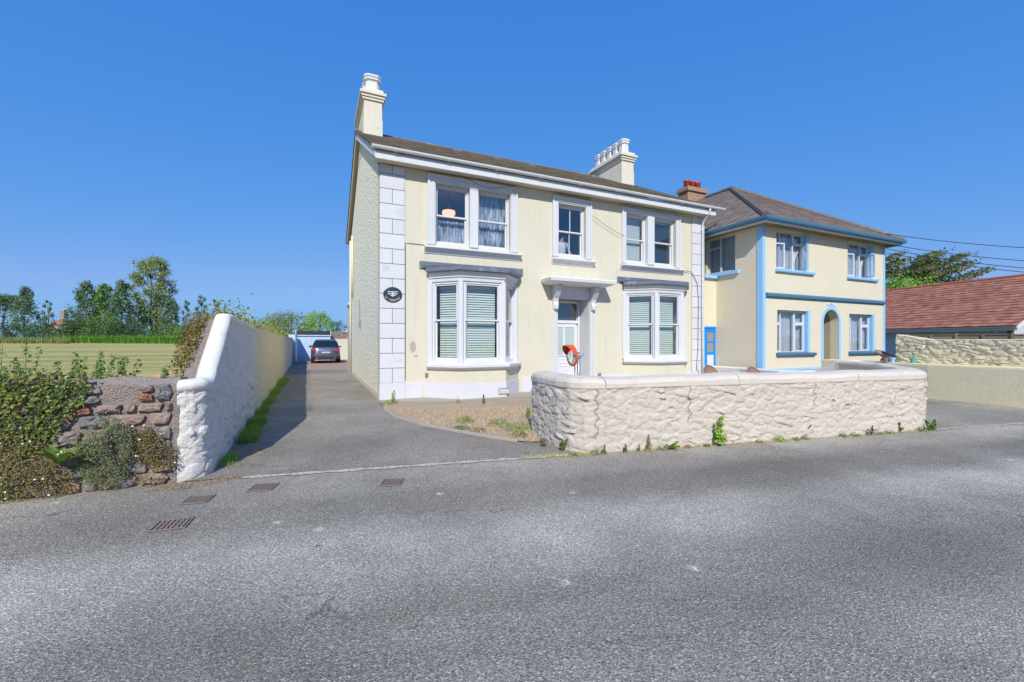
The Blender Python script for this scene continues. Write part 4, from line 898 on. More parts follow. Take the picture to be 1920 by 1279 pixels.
# eaves and roof
eo = .42; e0, e1, f0, f1 = -eo, NW+eo, -eo, ND+eo
ring = [(e0, f1), (e0, f0), (e1, f0), (e1, f1)]
MB().sweep([p for p in ring], [(-.02, 5.41), (.07, 5.42), (.09, 5.47), (.09, 5.54), (-.02, 5.54)], closed_path=True).build('gutter', M['blue_dark'], nb)
MB().sweep(ring, [(-.05, 5.34), (-.021, 5.34), (-.021, 5.50), (-.05, 5.50)], closed_path=True).build('fascia', M['white'], nb)
M['soffit'] = paint('stained_brown_soffit', (.34, .235, .10), .85, .3, 5, .2, 30, .003, dirt=(.06, .04, .025), dirt_amt=.7, dirt_scale=4, dirt_lo=.5)
MB().box(e0+.05, f0+.05, 5.375, e1-.05, f1-.05, 5.395).build('soffit', M['soffit'], nb)
rx, ry0, ry1, rz = 3.70, 4.1, 5.5, 8.45
A_, B_, C2, D2 = (e0, f0, 5.52), (e1, f0, 5.52), (e1, f1, 5.52), (e0, f1, 5.52); P_, Q_ = (rx, ry0, rz), (rx, ry1, rz)
MB().poly([A_, B_, P_]).poly([B_, C2, Q_, P_]).poly([C2, D2, Q_]).poly([D2, A_, P_, Q_]).build('roof', M['slate2'], nb)
uy = Vector((rx-e0, 0, rz-5.52)); WL = uy.length; LL = f1-f0
tiles(nb, 'roof_slate', (e0-.02, f1, 5.525), (0, -1, 0), uy.normalized(), LL, WL, .20, .30, .009, M['slate2'], inside=lambda a, b, v: (max(a, (f1-ry1)*v/WL), min(b, LL-(ry0-f0)*v/WL)), near=150, seed=5)
uy2 = Vector((0, ry0-f0, rz-5.52)); W2 = uy2.length; L2 = e1-e0
tiles(nb, 'roof_slate', (e0, f0-.02, 5.525), (1, 0, 0), uy2.normalized(), L2, W2, .20, .30, .009, M['slate2'], inside=lambda a, b, v: (max(a, (rx-e0)*v/W2), min(b, L2-(e1-rx)*v/W2)), near=150, seed=6)
for a, b in ((A_, P_), (B_, P_), (P_, Q_), (D2, Q_), (C2, Q_)):
    a, b = Vector(a), Vector(b); L = (b-a).length; n = int(L/.42)
    for i in range(n):
        p, q = a.lerp(b, i/n), a.lerp(b, (i+1.08)/n); MB().tube([p+Vector((0, 0, .03)), q+Vector((0, 0, .035))], [.12, .10], 8).build('hip_tile', M['slate2'], nb)
# brick chimney with three pots
ch = MB().box(2.95, 5.9, 7.6, 4.15, 6.5, 9.0).build('chimney', M['brick'], nb, bevel=.01)
MB().box(2.87, 5.82, 8.86, 4.23, 6.58, 9.02).box(2.91, 5.86, 9.02, 4.19, 6.54, 9.1).build('oversailing_course', M['brick'], ch, bevel=.02)
for x in (3.2, 3.55, 3.9): MB().lathe([(.16, 0), (.14, .30), (.17, .32), (.17, .38), (.14, .39), (.13, .2)], 14, (x, 6.2, 9.09)).build('pot', M['terracotta'], ch, smooth=True)
# side gate between the houses (house frame)
gate = empty('side_gate', HL(11.38, 0, 0), ANG, 'bright blue and white side gate in the passage between the two houses', 'gate')
M['gatepane'] = paint('dull_obscure_glass', (.30, .28, .24), .4, .15, 8, 0)
gx = 1.2
wall_openings(MB(), .0, gx, 0, 3.82, [(.06, .78, 0, 2.05)], .2, .05).build('passage_wall', M['roughcast'], gate, recalc=False)
MB().box(-.0, -.06, 3.82, gx, .24, 3.93).build('coping', M['blue_light'], gate, bevel=.006)
frame_ring(MB(), .062, .778, .0, 2.048, .07, .06, .14, .02).build('gate_frame', M['blue_gate'], gate)
frame_ring(MB(), .135, .705, .03, 1.97, .11, .08, .13).box(.245, .08, 1.02, .595, .13, 1.12).box(.245, .085, 1.46, .595, .125, 1.52).build('gate_stile', M['blue_gate'], gate, bevel=.004)
for i in range(4): MB().box(.247+i*.087, .095, .14, .331+i*.087, .12, 1.019).build('plank', M['white'], gate, bevel=.004)
MB().box(.246, .10, 1.121, .594, .11, 1.459).box(.246, .10, 1.521, .594, .11, 1.86).build('gate_pane', M['gatepane'], gate)

# ------------------------------------------------------------------ bungalow
BD = math.atan2(.196, .98); bu = empty('bungalow', (25.2, 21.3, 0), BD, 'low bungalow with a red tiled roof behind the cream rubble wall', 'bungalow')
MB().box(.45, .4, 0, .75, 14, 2.35).build('wall', M['grey'], bu)
gp = [(.45, 0), (9.55, 0), (9.55, 2.35), (5, 5.15), (.45, 2.35)]
MB().loft([[(x, .35, z) for x, z in gp], [(x, .64, z) for x, z in gp]]).build('gable_wall', M['bung'], bu)
for s in (0, 1):
    xa, xb = (0, 5) if s == 0 else (10, 5)
    MB().loft([[(xa, y, 2.3), (xb, y, 5.3), (xb, y, 5.22), (xa, y, 2.22)] for y in (0, 14)]).build('roof', M['tile'], bu)
    MB().loft([[(xa, y, 2.10), (xb, y, 5.10), (xb, y, 5.30), (xa, y, 2.30)] for y in (-.03, -.005)]).build('bargeboard', M['white'], bu)
ub = Vector((5, 0, 3.0)); tiles(bu, 'roof_tile', (-.04, 14, 2.29), (0, -1, 0), ub.normalized(), 14.0, ub.length, .32, .33, .018, M['tile'], near=300, seed=9, jit=.012)
for i in range(31): MB().tube([(5, i*.45, 5.30), (5, i*.45+.46, 5.305)], [.13, .115], 8).build('ridge_tile', M['ridge_tile'], bu)
gb = MB().loft([[(-.08+g[0]*1.2, y, 2.26+g[1]*1.2) for g in gut] for y in (-.05, 14)]).build('gutter', M['white_worn'], bu)
MB().box(.0, .0, 2.06, .02, 14, 2.2).build('fascia', M['white'], bu); MB().box(.021, .36, 2.10, .45, 14, 2.12).build('soffit', M['white'], bu)
MB().tube([(-.06, .9, 2.2), (.0, .9, 2.1), (.36, .9, 1.95), (.40, .9, 1.85), (.40, .9, 0)], .045, 8).build('downpipe', M['white'], bu, smooth=True)
wb = frame_ring(MB(lambda p: (p[1], p[0], p[2])), 3.6, 5.2, 1.1, 1.92, .06, .42, .47).build('window', M['upvc'], bu)
MB(lambda p: (p[1], p[0], p[2])).poly([(3.66, .445, 1.16), (5.14, .445, 1.16), (5.14, .445, 1.86), (3.66, .445, 1.86)]).build('pane', M['car_glass'], wb, recalc=False)
arcp = [(2.35+.42*math.cos(a), 1.55+.36*math.sin(a)) for a in np.linspace(0, math.pi, 15)]
MB().loft([[(x, y, z) for y, z in arcp] for x in (.40, .449)]).build('arched_panel', M['white'], bu)
MB().loft([[(1.6, 9.2, 3.36), (1.6, 9.5, 3.36), (1.75, 9.5, 3.45), (1.75, 9.2, 3.45)], [(1.55, 9.2, 3.46), (1.55, 9.5, 3.46), (1.72, 9.5, 3.56), (1.72, 9.2, 3.56)]]).build('roof_vent', M['lead'], bu)

# ------------------------------------------------------------------ walls around
rng = random.Random(11)
# pink garden wall
PK = [(.32, 6.98), (.42, 6.62), (.51, 6.38), (.64, 6.05), (.80, 5.83), (.98, 5.73), (1.2, 5.755)] + [RD(a, 0)[:2] for a in np.linspace(.5, 5.75, 12)] + [(6.80, 7.18), (7.02, 7.28), (7.25, 7.47), (7.5, 7.8), (7.8, 8.35), (8.15, 9.1), (8.5, 10.0), (8.78, 10.9)]
pk = empty('garden_wall', (0, 0, 0), 0, 'pinkish white painted rubble wall with smooth coping beside the road', 'wall')
pmap, PL = path_map(PK)
zt_p = lambda u: .865
wall_face(PK, -.02, zt_p, .026, .016, .016, 3, 4.9).build('wall_face', M['pink_wall'], pk, smooth=True, recalc=False)
MB().sweep(PK, [(-.05, -.02), (-.05, .864), (-.36, .864), (-.36, -.02)]).build('wall_core', M['white_wall'], pk)
cells = rubble_cells(8.0, .83, .38, .19, rng)
stones(pk, lambda u, v, d: pmap(u+.05, v+.02, d), cells, M['pink_wall'], rng, .02, (.004, .020), .05, 'stone', True, .6, .45, True)
# coping in lengths
L = 0; cuts = [0, .55, 1.75, 3.9, 6.2, 8.1, PL]
for i, (a, b) in enumerate(zip(cuts, cuts[1:])):
    n = max(2, int((b-a)/.08)); rings = []
    for k in range(n+1):
        u = a+.004+(b-a-.008)*k/n; h = .008*math.sin(u*2.1)+.006*math.sin(u*5.3); sg = .014*noise.noise(Vector((u*2, 3.1, i)))+.007*noise.noise(Vector((u*9, 1.1, i))); h += .008*noise.noise(Vector((u*7, 4.4, i)))
        prof = [(.0+sg, .852), (.012+sg, .87), (.014+sg, .935+h), (-.004, .972+h), (-.04, .994+h), (-.2, 1.02+h), (-.34, 1.0+h), (-.385, .95), (-.38, .852)]
        rings.append([pmap(u, z, o) for o, z in prof])
    MB().loft(rings).build('coping', M['pink_cope'], pk, smooth=False, bevel=.006)
for u0, z0, z1 in ((1.62, .86, .18), (3.05, .86, .35), (5.3, .86, .5)):
    pth = []; z = z0; k = 0
    while z > z1: pth.append(pmap(u0+.03*math.sin(k*1.3)+.02*math.sin(k*3.1), z, .024)); z -= .035; k += 1
    MB().tube(pth, .0035, 4).build('crack', M['joint'], pk)
# low white party wall
PW = [(8.82, 11.0), (8.75, 11.35), (8.55, 11.85), (8.03, 12.6), HL(11.55, -1.5)[:2], HL(11.55, -.02)[:2]]
pw = empty('party_wall', (0, 0, 0), 0, 'low white wall ramping down towards the passage between the two houses', 'wall')
rings = []
for (x, y), zt in zip(PW, (.98, .95, .66, .62, .60, .60)): rings.append([(x-.17, y, -.02), (x+.17, y, -.02), (x+.17, y, zt), (x+.1, y, zt+.03), (x-.1, y, zt+.03), (x-.17, y, zt)])
MB().loft(rings).build('coping', M['white_cope'], pw, bevel=.01)
# white boundary wall along the drive
def sw(k): return -2.52-.0163*k
WP = [(-3.575, 4.555), (-3.525, 4.575), (-3.46, 4.63), (-3.415, 4.74), HL(sw(0), -5.35)[:2]] + [HL(sw(k), k-5.35)[:2] for k in (.3, .7, 1.26, 2, 3, 4.12)]
wmap, WL_ = path_map(WP); U0 = sum((Vector(WP[i+1])-Vector(WP[i])).length for i in range(4))
def zw(u):
    k = u-U0
    if k < -.02: return 1.0
    z = 1.0+.66*(k+.02) if k < 1.26 else 1.845
    z = z if k < 1.2 else 1.82-.022*(k-1.2)
    f = max(0, min(1, (k+.25)/.5)); return 1.0+(z-1.0)*f*f*(3-2*f) if k < .25 else z
wwl = empty('boundary_wall', (0, 0, 0), 0, 'white painted rubble wall ramping up beside the driveway', 'wall')
wall_face(WP, -.02, zw, .022, .02, .02, 8, 4.4).build('wall_face', M['white_wall'], wwl, smooth=True, recalc=False)
rings = []; rc = []
for i in range(121):
    u = WL_*i/120; zt = zw(u)
    rings.append([wmap(u, z, o) for o, z in ((-.06, -.02), (-.06, zt-.002), (-.17, zt-.002), (-.17, -.02))])
    j = .008*math.sin(u*7)+.016*noise.noise(Vector((u*5, 2, 7)))+.008*noise.noise(Vector((u*14, 5, 7)))
    rc.append([wmap(u, zt+h, o) for o, h in ((.004, -.04), (.016+j*.5, .02), (.006+j*.4, .05+j), (-.03, .075+j), (-.09, .085+j), (-.15, .065), (-.185, .02), (-.19, -.04))])
MB().loft(rings).build('wall_core', M['white_wall'], wwl); MB().loft(rc).build('coping', M['white_cope'], wwl, smooth=True)
cells = rubble_cells(.5, .92, .26, .17, rng); stones(wwl, lambda u, v, d: wmap(u+.05, v+.02, d), cells, M['white_wall'], rng, .02, (.004, .02), .05, 'stone', True, .5, .6, True)
cells = rubble_cells(3.9, 1.1, .38, .19, rng); stones(wwl, lambda u, v, d: wmap(u+U0+.1, v+.03, d), cells, M['white_wall'], rng, .03, (.002, .018), .05, 'stone', True, .5, .5, True)
# raw stone backing of the ramp, on the field side
rings = [[wmap(u, z, o) for o, z in ((-.175, -.02), (-.175, zw(u)-.01), (-.23, zw(u)+.04*noise.noise(Vector((u*6, 1, 1)))), (-.32, zw(u)-.07+.05*noise.noise(Vector((u*5, 4, 1)))), (-.36, -.02))] for u in np.linspace(.42, WL_, 60)]
MB().loft(rings).build('stone_backing', M['mortar'], wwl, smooth=False)
# cream continuation
CP = [HL(sw(k), k-5.35)[:2] for k in (4.16, 6, 9, 12, 16, 20, 24, 28)]
cmap, CL = path_map(CP); cw = empty('boundary_wall', (0, 0, 0), 0, 'cream painted rubble wall continuing along the driveway to the garage', 'wall')
CP2 = [(p[0]-.02*CA, p[1]-.02*SA) for p in CP]
wall_face(CP2, -.02, lambda u: 1.84-.005*u+.03*math.sin(u*1.3), .030, .05, .04, 13, 3.2).build('wall_face', M['cream_wall'], cw, smooth=True, recalc=False)
MB().sweep(CP2, [(-.05, -.02), (-.05, 1.76), (-.40, 1.76), (-.40, -.02)]).build('wall_core', M['cream_wall'], cw)
q = HL(sw(4.14)-.1, 4.14-5.35)
MB(lambda p: (q[0]+p[0]*CA-p[1]*SA, q[1]+p[0]*SA+p[1]*CA, p[2])).box(-.3, -.03, 0, .075, .05, 1.86).build('movement_joint', M['joint'], cw)
MB(lambda p: HL(p[0], p[1], p[2])).box(sw(28.1)-.4, 22.8, 0, sw(28.1)+.12, 26.0, 2.0).build('white_pier', M['garage'], cw, bevel=.01)
# rough stone roadside wall
RW0, RWd = (-3.60, 4.525), Vector((.916, .401)); RWL = 5.0; rwn = Vector((.401, -.916))
RP = [(RW0[0]-RWd.x*RWL, RW0[1]-RWd.y*RWL), (RW0[0]-RWd.x*2, RW0[1]-RWd.y*2), (RW0[0]+RWd.x*.05, RW0[1]+RWd.y*.05)]
rmap, _ = path_map(RP); rw = empty('stone_wall', (0, 0, 0), 0, 'rough grey and brown rubble stone wall overgrown with plants', 'wall')
wall_face(RP, -.02, lambda u: 1.07+.025*math.sin(u*2.2), .016, .03, .03, 21, 5.0, off=-.022).build('mortar_face', M['mortar'], rw, smooth=True, recalc=False)
rings = [[rmap(u, z, o) for o, z in ((-.07, -.02), (-.04, 1.06+.025*math.sin(u*2.2)), (-.12, 1.11+.03*noise.noise(Vector((u*5, 0, 2)))), (-.36, 1.10), (-.45, 1.0), (-.45, -.02))] for u in np.linspace(0, RWL+.04, 60)]
MB().loft(rings).build('wall_core', M['mortar'], rw)
cells = rubble_cells(RWL, 1.06, .21, .155, rng); stones(rw, lambda u, v, d: rmap(u, v, d), cells, M['stone'], rng, .006, (.010, .034), .05, 'stone', False, .30, .97)
topc = rubble_cells(RWL-.1, .10, .34, .10, rng); stones(rw, lambda u, v, d: rmap(u, 1.10+d, -.22+v*2.2-.1), topc, M['stone'], rng, .03, (.012, .04), .05, 'cap_stone', False, .4)
# cream walls on the right
CR = [(10.30, 14.2), (10.96, 11.24), (11.52, 9.55), (12.1, 7.9)]
crw = empty('rendered_wall', (0, 0, 0), 0, 'plain cream rendered low wall beside the right-hand drive', 'wall')
wall_face(CR, -.02, lambda u: .90, .006, .06, .06, 31, 2.0).build('wall_face', M['cream_plain'], crw, smooth=True, recalc=False)
MB().sweep(CR, [(-.01, -.02), (.008, .86), (.0, .905), (-.36, .91), (-.36, -.02)]).build('wall_core', M['cream_plain'], crw, bevel=.01)
CU = [(11.02, 12.25), (11.32, 11.3), (11.88, 9.6), (12.46, 7.9)]
cu_map, CUL = path_map(CU); cru = empty('rubble_wall', (0, 0, 0), 0, 'cream painted rubble wall standing behind the plain rendered wall', 'wall')
zcu = lambda u: 1.545+max(0, .15*(1-u/.8))
wall_face(CU, .86, zcu, .035, .025, .02, 41, 5.0).build('wall_face', M['cream_stone'], cru, smooth=True, recalc=False)
MB().loft([[cu_map(u, z, o) for o, z in ((-.05, .86), (-.02, zcu(u)-.004), (-.1, zcu(u)+.012), (-.36, zcu(u)), (-.36, .0))] for u in np.linspace(.0, CUL, 30)]).build('wall_core', M['cream_stone'], cru)
cells = rubble_cells(CUL-.05, .64, .32, .10, rng); stones(cru, lambda u, v, d: cu_map(u+.02, v+.89, d), cells, M['cream_stone'], rng, .01, (.004, .022), .05, 'stone', True, .55, .72, True)
# timber fence behind the rubble wall
fe = empty('timber_fence', (14.25, 15.35, -.09), math.atan2(-2.15, 1.25), 'weathered brown timber fence panels above the cream rubble wall', 'fence')
for i in range(6):
    x = i*.62; MB().box(x-.03, -.04, 0, x+.03, .04, 1.86 if i % 2 == 0 else 1.82).build('post', M['timber'], fe)
    if i < 5:
        for k in range(4): MB().box(x+.032, -.012+(k % 2)*.012, 1.30+k*.125, x+.588, .0+(k % 2)*.012, 1.42+k*.125).build('board', M['timber'], fe)
        MB().box(x+.032, -.025, 1.80, x+.588, .02, 1.825).build('capping', M['timber'], fe)

# ------------------------------------------------------------------ garage and back yard (house frame)
ga = empty('garage', HL(-2.93, 26.3, 0), ANG, 'small garage with a pale blue slatted door at the end of the drive', 'garage')
MB().box(.0, .1, 0, .08, 5, 2.0).box(2.37, .1, 0, 2.45, 5, 2.0).box(.08, 4.9, 0, 2.37, 5, 2.0).build('wall', M['garage'], ga)
MB().loft([[(-.06, y, z), (2.52, y, z), (2.52, y, z+.05), (-.06, y, z+.05)] for y, z in ((-.02, 2.06), (5.1, 2.35))]).build('roof', M['lead'], ga)
MB().box(-.02, -.02, 2.02, 2.48, .06, 2.34).build('fascia_board', M['navy'], ga); MB().box(-.06, -.05, 1.95, 2.5, .03, 2.02).box(-.07, -.05, 2.0, -.02, .03, 2.44).box(2.45, -.05, 2.0, 2.5, .03, 2.38).build('trim', M['white'], ga)
frame_ring(MB(), .0, 2.45, 0, 1.95, .05, .02, .11, .03).build('door_frame', M['white'], ga)
for i in range(12): MB().box(.055, .045+.008*(i % 2), .035+i*.156, 2.395, .075, .188+i*.156).build('slat', M['garage'], ga, bevel=.006)
MB().box(1.0, .02, 1.2, 1.05, .044, 1.93).build('door_stay', M['white'], ga)
yw = empty('yard_wall', HL(-.4, 27.0, 0), ANG, 'cream yard wall with rough stone above it behind the car', 'wall')
MB().box(.0, .0, 0, 5, .3, 1.72).build('rendered_base', M['cream'], yw); MB().box(.0, .06, 1.72, 5, .36, 2.32).build('stone_top', M['mortar'], yw)
cells = rubble_cells(4.9, .58, .3, .15, rng); stones(yw, lambda u, v, d: (u+.03, .06-d, v+1.735), cells, M['stone'], rng, .03, (.01, .04), .03, 'stone', False, .4, .95)
gh = empty('greenhouse', HL(-.2, 28.2, 0), ANG, 'white framed glass lean-to behind the stone yard wall', 'greenhouse')
for y in (0, 1.3, 2.6):
    MB().box(.0, y, 0, .05, y+.05, 1.95).box(3.4, y, 0, 3.45, y+.05, 3.35).loft([[(.0, y+.002, 1.95), (.0, y+.048, 1.95), (.0, y+.048, 2.05), (.0, y+.002, 2.05)], [(3.45, y+.002, 3.35), (3.45, y+.048, 3.35), (3.45, y+.048, 3.47), (3.45, y+.002, 3.47)]]).box(1.7, y+.004, 0, 1.74, y+.046, 2.62).build('frame', M['upvc'], gh)
MB().poly([(.0, .0, 2.06), (3.45, .0, 3.48), (3.45, 2.65, 3.48), (.0, 2.65, 2.06)]).build('roof_pane', M['glass'], gh, recalc=False)
MB().poly([(.05, .02, .0), (3.4, .02, 0), (3.4, .02, 3.33), (.05, .02, 1.95)]).build('pane', M['glass'], gh, recalc=False)

# ------------------------------------------------------------------ car
car = empty('parked_car', HL(-.91, 20.4, 0.009), ANG, 'grey-blue estate car parked on the drive, seen from behind', 'car')
SL_ = [(.24, .80, .25, 4.40), (.30, .86, .10, 4.52), (.42, .925, .03, 4.60), (.52, .94, .0, 4.62), (.66, .95, .02, 4.62), (.80, .95, .05, 4.58), (.92, .94, .08, 4.45), (1.00, .925, .11, 4.1), (1.04, .90, .14, 3.5), (1.08, .885, .17, 3.25), (1.25, .83, .33, 2.90), (1.42, .765, .52, 2.55), (1.54, .70, .66, 2.25), (1.60, .64, .74, 2.1), (1.635, .52, .95, 1.95), (1.65, .30, 1.2, 1.75)]
def crow(z):
    for a, b in zip(SL_, SL_[1:]):
        if a[0] <= z <= b[0]:
            f = (z-a[0])/(b[0]-a[0]); return tuple(a[i]+(b[i]-a[i])*f for i in range(4))
    return SL_[-1]
def cpt(z, th, o=0.0):
    _, w, y0, y1 = crow(z); e = .32; c, s = math.cos(th), math.sin(th)
    return ((w+o)*math.copysign(abs(c)**e, c), (y0+y1)/2+((y1-y0)/2+o)*math.copysign(abs(s)**e, s), z)
NA = 72
MB().loft([[cpt(z, 2*math.pi*k/NA) for k in range(NA)] for z in sorted({*[s[0] for s in SL_], .58, .73, .86, 1.16, 1.33, 1.48})]).build('body', M['car'], car, smooth=True)
def cpatch(name, z0, z1, a0, a1, mat, o, parent=car, n=14, m=5):
    mb = MB(); g = [[mb.add(cpt(z0+(z1-z0)*j/m, R(a0+(a1-a0)*i/n), o)) for i in range(n+1)] for j in range(m+1)]
    for j in range(m):
        for i in range(n): mb.f.append([g[j][i], g[j][i+1], g[j+1][i+1], g[j+1][i]])
    return mb.build(name, mat, parent, smooth=True, recalc=False)
cpatch('rear_window', 1.12, 1.50, 222, 318, M['car_glass'], .012, n=24)
cpatch('side_window', 1.12, 1.50, 120, 214, M['car_glass'], .010); cpatch('side_window', 1.12, 1.50, -34, 60, M['car_glass'], .010)
for a0, a1 in ((210, 259), (281, 330)): cpatch('tail_light', .87, 1.0, a0, a1, M['tail'], .014)
for a0, a1 in ((212, 258), (282, 328)): cpatch('reflector', .52, .575, a0, a1, M['tail'], .012)
cpatch('boot_recess', .68, .82, 242, 298, M['car_glass'], -.0 + .006, n=20); cpatch('boot_panel', .685, .81, 244, 296, M['car'], .010, n=20)
cpatch('chrome_strip', .822, .84, 240, 300, M['chrome'], .014, n=20); cpatch('bumper_insert', .25, .40, 216, 324, M['black'], .012, n=24); cpatch('skid_plate', .34, .37, 226, 314, M['steel'], .02, n=20)
cpatch('spoiler', 1.52, 1.58, 228, 312, M['car'], .06, n=20)
for s in (-1, 1):
    MB().tube([(s*.55, -.02, .36), (s*.55, .12, .36)], .045, 10).build('exhaust', M['chrome'], car)
    MB().tube([(s*.60, .95, 1.66), (s*.60, 1.2, 1.69), (s*.60, 2.2, 1.66), (s*.6, 2.4, 1.60)], .015, 6).build('roof_rail', M['steel'], car)
    mr = MB().loft([[(s*(.90+dx), 2.75+dy, 1.06+dz) for dx, dy, dz in ((0, 0, 0), (.0, .12, 0), (0, .12, .14), (0, 0, .14))], [(s*(1.10+dx), 2.72+dy, 1.07+dz) for dx, dy, dz in ((0, 0, 0), (.0, .10, 0), (0, .10, .15), (0, 0, .15))]]).build('door_mirror', M['car'], car, bevel=.02)
    for y in (.88, 3.70):
        wh = MB(lambda p, s=s, y=y: (s*.83+p[2]-.11, y+p[0], .36+p[1])).lathe([(.20, 0), (.34, 0), (.36, .03), (.36, .19), (.34, .22), (.20, .22)], 26).build('wheel', M['tyre'], car, smooth=True)
        MB(lambda p, s=s, y=y: (s*.83+p[2]-.11, y+p[0], .36+p[1])).lathe([(.02, .05), (.21, .02), (.21, .20), (.02, .17)], 20).build('rim', M['steel'], wh)
MB().tube([(0, .50, 1.13), (.28, .46, 1.2)], .012, 5).build('wiper', M['black'], car)
MB().box(-.26, .0, .70, .26, .03, .80).build('number_plate', M['grey'], car)

# ------------------------------------------------------------------ traffic mirror
tm = empty('traffic_mirror', (1.46, 9.35, .012), 0, 'round convex traffic mirror with an orange hood on a steel post', 'mirror')
MB().tube([(0, 0, 0), (0, 0, 1.25)], .036, 12).tube([(-.075, .05, 0), (-.075, .05, .95)], .012, 8).build('post', M['steel'], tm, smooth=True)
nrm = Vector((-.93, -.36, -.06)).normalized(); sx = Vector((-nrm.y, nrm.x, 0)).normalized(); sz = sx.cross(nrm)*-1
if sz.z < 0: sz = -sz
cc = Vector((-.155, -.04, 1.18))
mx = lambda p: tuple(cc+sx*p[0]+sz*p[1]+nrm*p[2])
MB(mx).lathe([(.0, .045), (.06, .043), (.12, .034), (.17, .02), (.205, .004), (.205, -.01), (.0, -.01)], 40).build('mirror_face', M['mirror'], tm, smooth=True)
MB(mx).lathe([(.203, .012), (.232, .012), (.236, -.012), (.20, -.03), (.02, -.035), (.02, -.02), (.19, -.012), (.203, -.002)], 40, ring=True).build('rim', M['orange'], tm, smooth=True)
rg = []
for a in np.linspace(R(5), R(175), 25):
    d = .17*math.sin(a)**.7; rg.append([(r*math.cos(a), r*math.sin(a), z) for r, z in ((.226, .0), (.236, .0), (.240, d), (.230, d))])
MB(mx).loft(rg).build('hood', M['orange'], tm, smooth=False)
MB().box(-.06, -.05, 1.13, .06, .05, 1.21).tube([(-.12, -.02, 1.17), (.14, .0, 1.17)], .012, 6).tube([(.10, 0, 1.17), (.10, 0, 1.23)], .01, 6).build('clamp', M['steel'], tm, bevel=.008)

# ------------------------------------------------------------------ drain covers
gr_lab = ['rusty drain cover nearest the camera on the road', 'rusty drain cover close to the foot of the white wall end', 'rusty drain cover in line with the driveway shadow edge', 'pale rusty drain cover below the driveway, farthest along the road']
for i, (x, y, w, h, rot) in enumerate(((-2.78, 3.49, .25, .23, 20), (-2.97, 4.04, .22, .22, 14), (-2.55, 4.38, .235, .24, 10), (-1.27, 4.53, .22, .23, 4))):
    g = empty('drain_cover', (x, y, .001), R(rot), gr_lab[i], 'drain cover', 'drain covers in the road')
    MB().box(-w/2, -h/2, 0, w/2, h/2, .004).build('plate', M['black'], g)
    frame_ring(MB(), -w/2, w/2, -h/2, h/2, .014, 0, .012).build  # sizes only
    fr = MB(lambda p: (p[0], p[2], p[1])); frame_ring(fr, -w/2, w/2, -h/2, h/2, .014, .001, .011); fr.build('frame', M['iron'], g, bevel=.002)
    lug = MB(); nx = 6
    for a in range(nx):
        for b in range(nx):
            cx, cy = -w/2+.02+(w-.04)*(a+.5)/nx, -h/2+.02+(h-.04)*(b+.5)/nx; s = (w-.04)/nx*.29
            if (a+b) % 2: lug.box(cx-s, cy-s*1.25, .003, cx+s, cy+s*1.25, .011)
            else: lug.box(cx-s*1.25, cy-s, .003, cx+s*1.25, cy+s, .0105)
    lug.build('tread', M['iron'], g)

# ------------------------------------------------------------------ bowls, pots
def bowl(label, x, y, z, r, tilt, rz):
    b = empty('round_bowl', (x, y, z), rz, label, 'bowl', 'shallow round bowls'); c, s = math.cos(tilt), math.sin(tilt)
    bx = lambda p: (p[0], p[1]*c-p[2]*s, p[1]*s+p[2]*c)
    MB(bx).lathe([(.02, -.10), (r*.5, -.085), (r*.85, -.04), (r, .0), (r*.93, .0), (r*.8, -.03), (r*.45, -.07), (.01, -.085)], 28).build('dish', M['rust'], b, smooth=True)
    MB(bx).lathe([(r*.93, .001), (r*1.02, .0), (r*1.02, .012), (r*.93, .012)], 28, ring=True).build('rim', M['steel'], b)
    MB().tube([(0, .05, -.08), (0, .12, -z if z < .7 else -.2)], .03, 8).build('foot', M['iron'], b)
bowl('rusty round bowl on the cream wall ledge at the neighbour house corner', 10.95, 12.5, 1.13, .27, R(24), .4)
bowl('grey rounded bowl top behind the pink wall near the downpipe', *[v for v in (4.85, 10.35)], .69, .26, R(62), .5)
bowl('brown rounded bowl top behind the pink wall before the blue corner', 5.62, 9.85, .70, .24, R(58), .4)
for i, (x, y, z, mt, lb) in enumerate(((10.72, 12.25, .90, 'rust', 'small brown pot beside the rusty bowl'), (10.83, 12.15, .90, 'blue_light', 'small pale blue pot in front of the rusty bowl'), (11.05, 11.75, .90, 'shorts', 'small dark green pot on the cream wall ledge'))):
    p = MB().lathe([(.05, 0), (.07, .10), (.08, .10), (.08, .13), (.06, .13), (.055, .04)], 14).build('plant_pot', M[mt], None, smooth=False); p.location = (x, y, z+.012); tag(p, lb, 'pot')

# ------------------------------------------------------------------ overhead wires
for i, (v0, v1, sg) in enumerate(((438, 459, .12), (457, 482, .15), (466, 496, .15), (474, 505, .12))):
    px0, d0, px1, d1 = 1662, 17.2, 2080, 13.0; f = (2080-1640)/(1920-1640); vv = v0+(v1-v0)*f
    cable('overhead_wire', ('topmost', 'second', 'third', 'lowest')[i] + ' of the four overhead wires running right from the blue-trimmed house', [((px0-960)/800*d0, d0, 1.5-(v0-640)/800*d0), ((px1-960)/800*d1, d1, 1.5-(vv-640)/800*d1)], .012, sg, 20, 'wire', 'overhead wires')

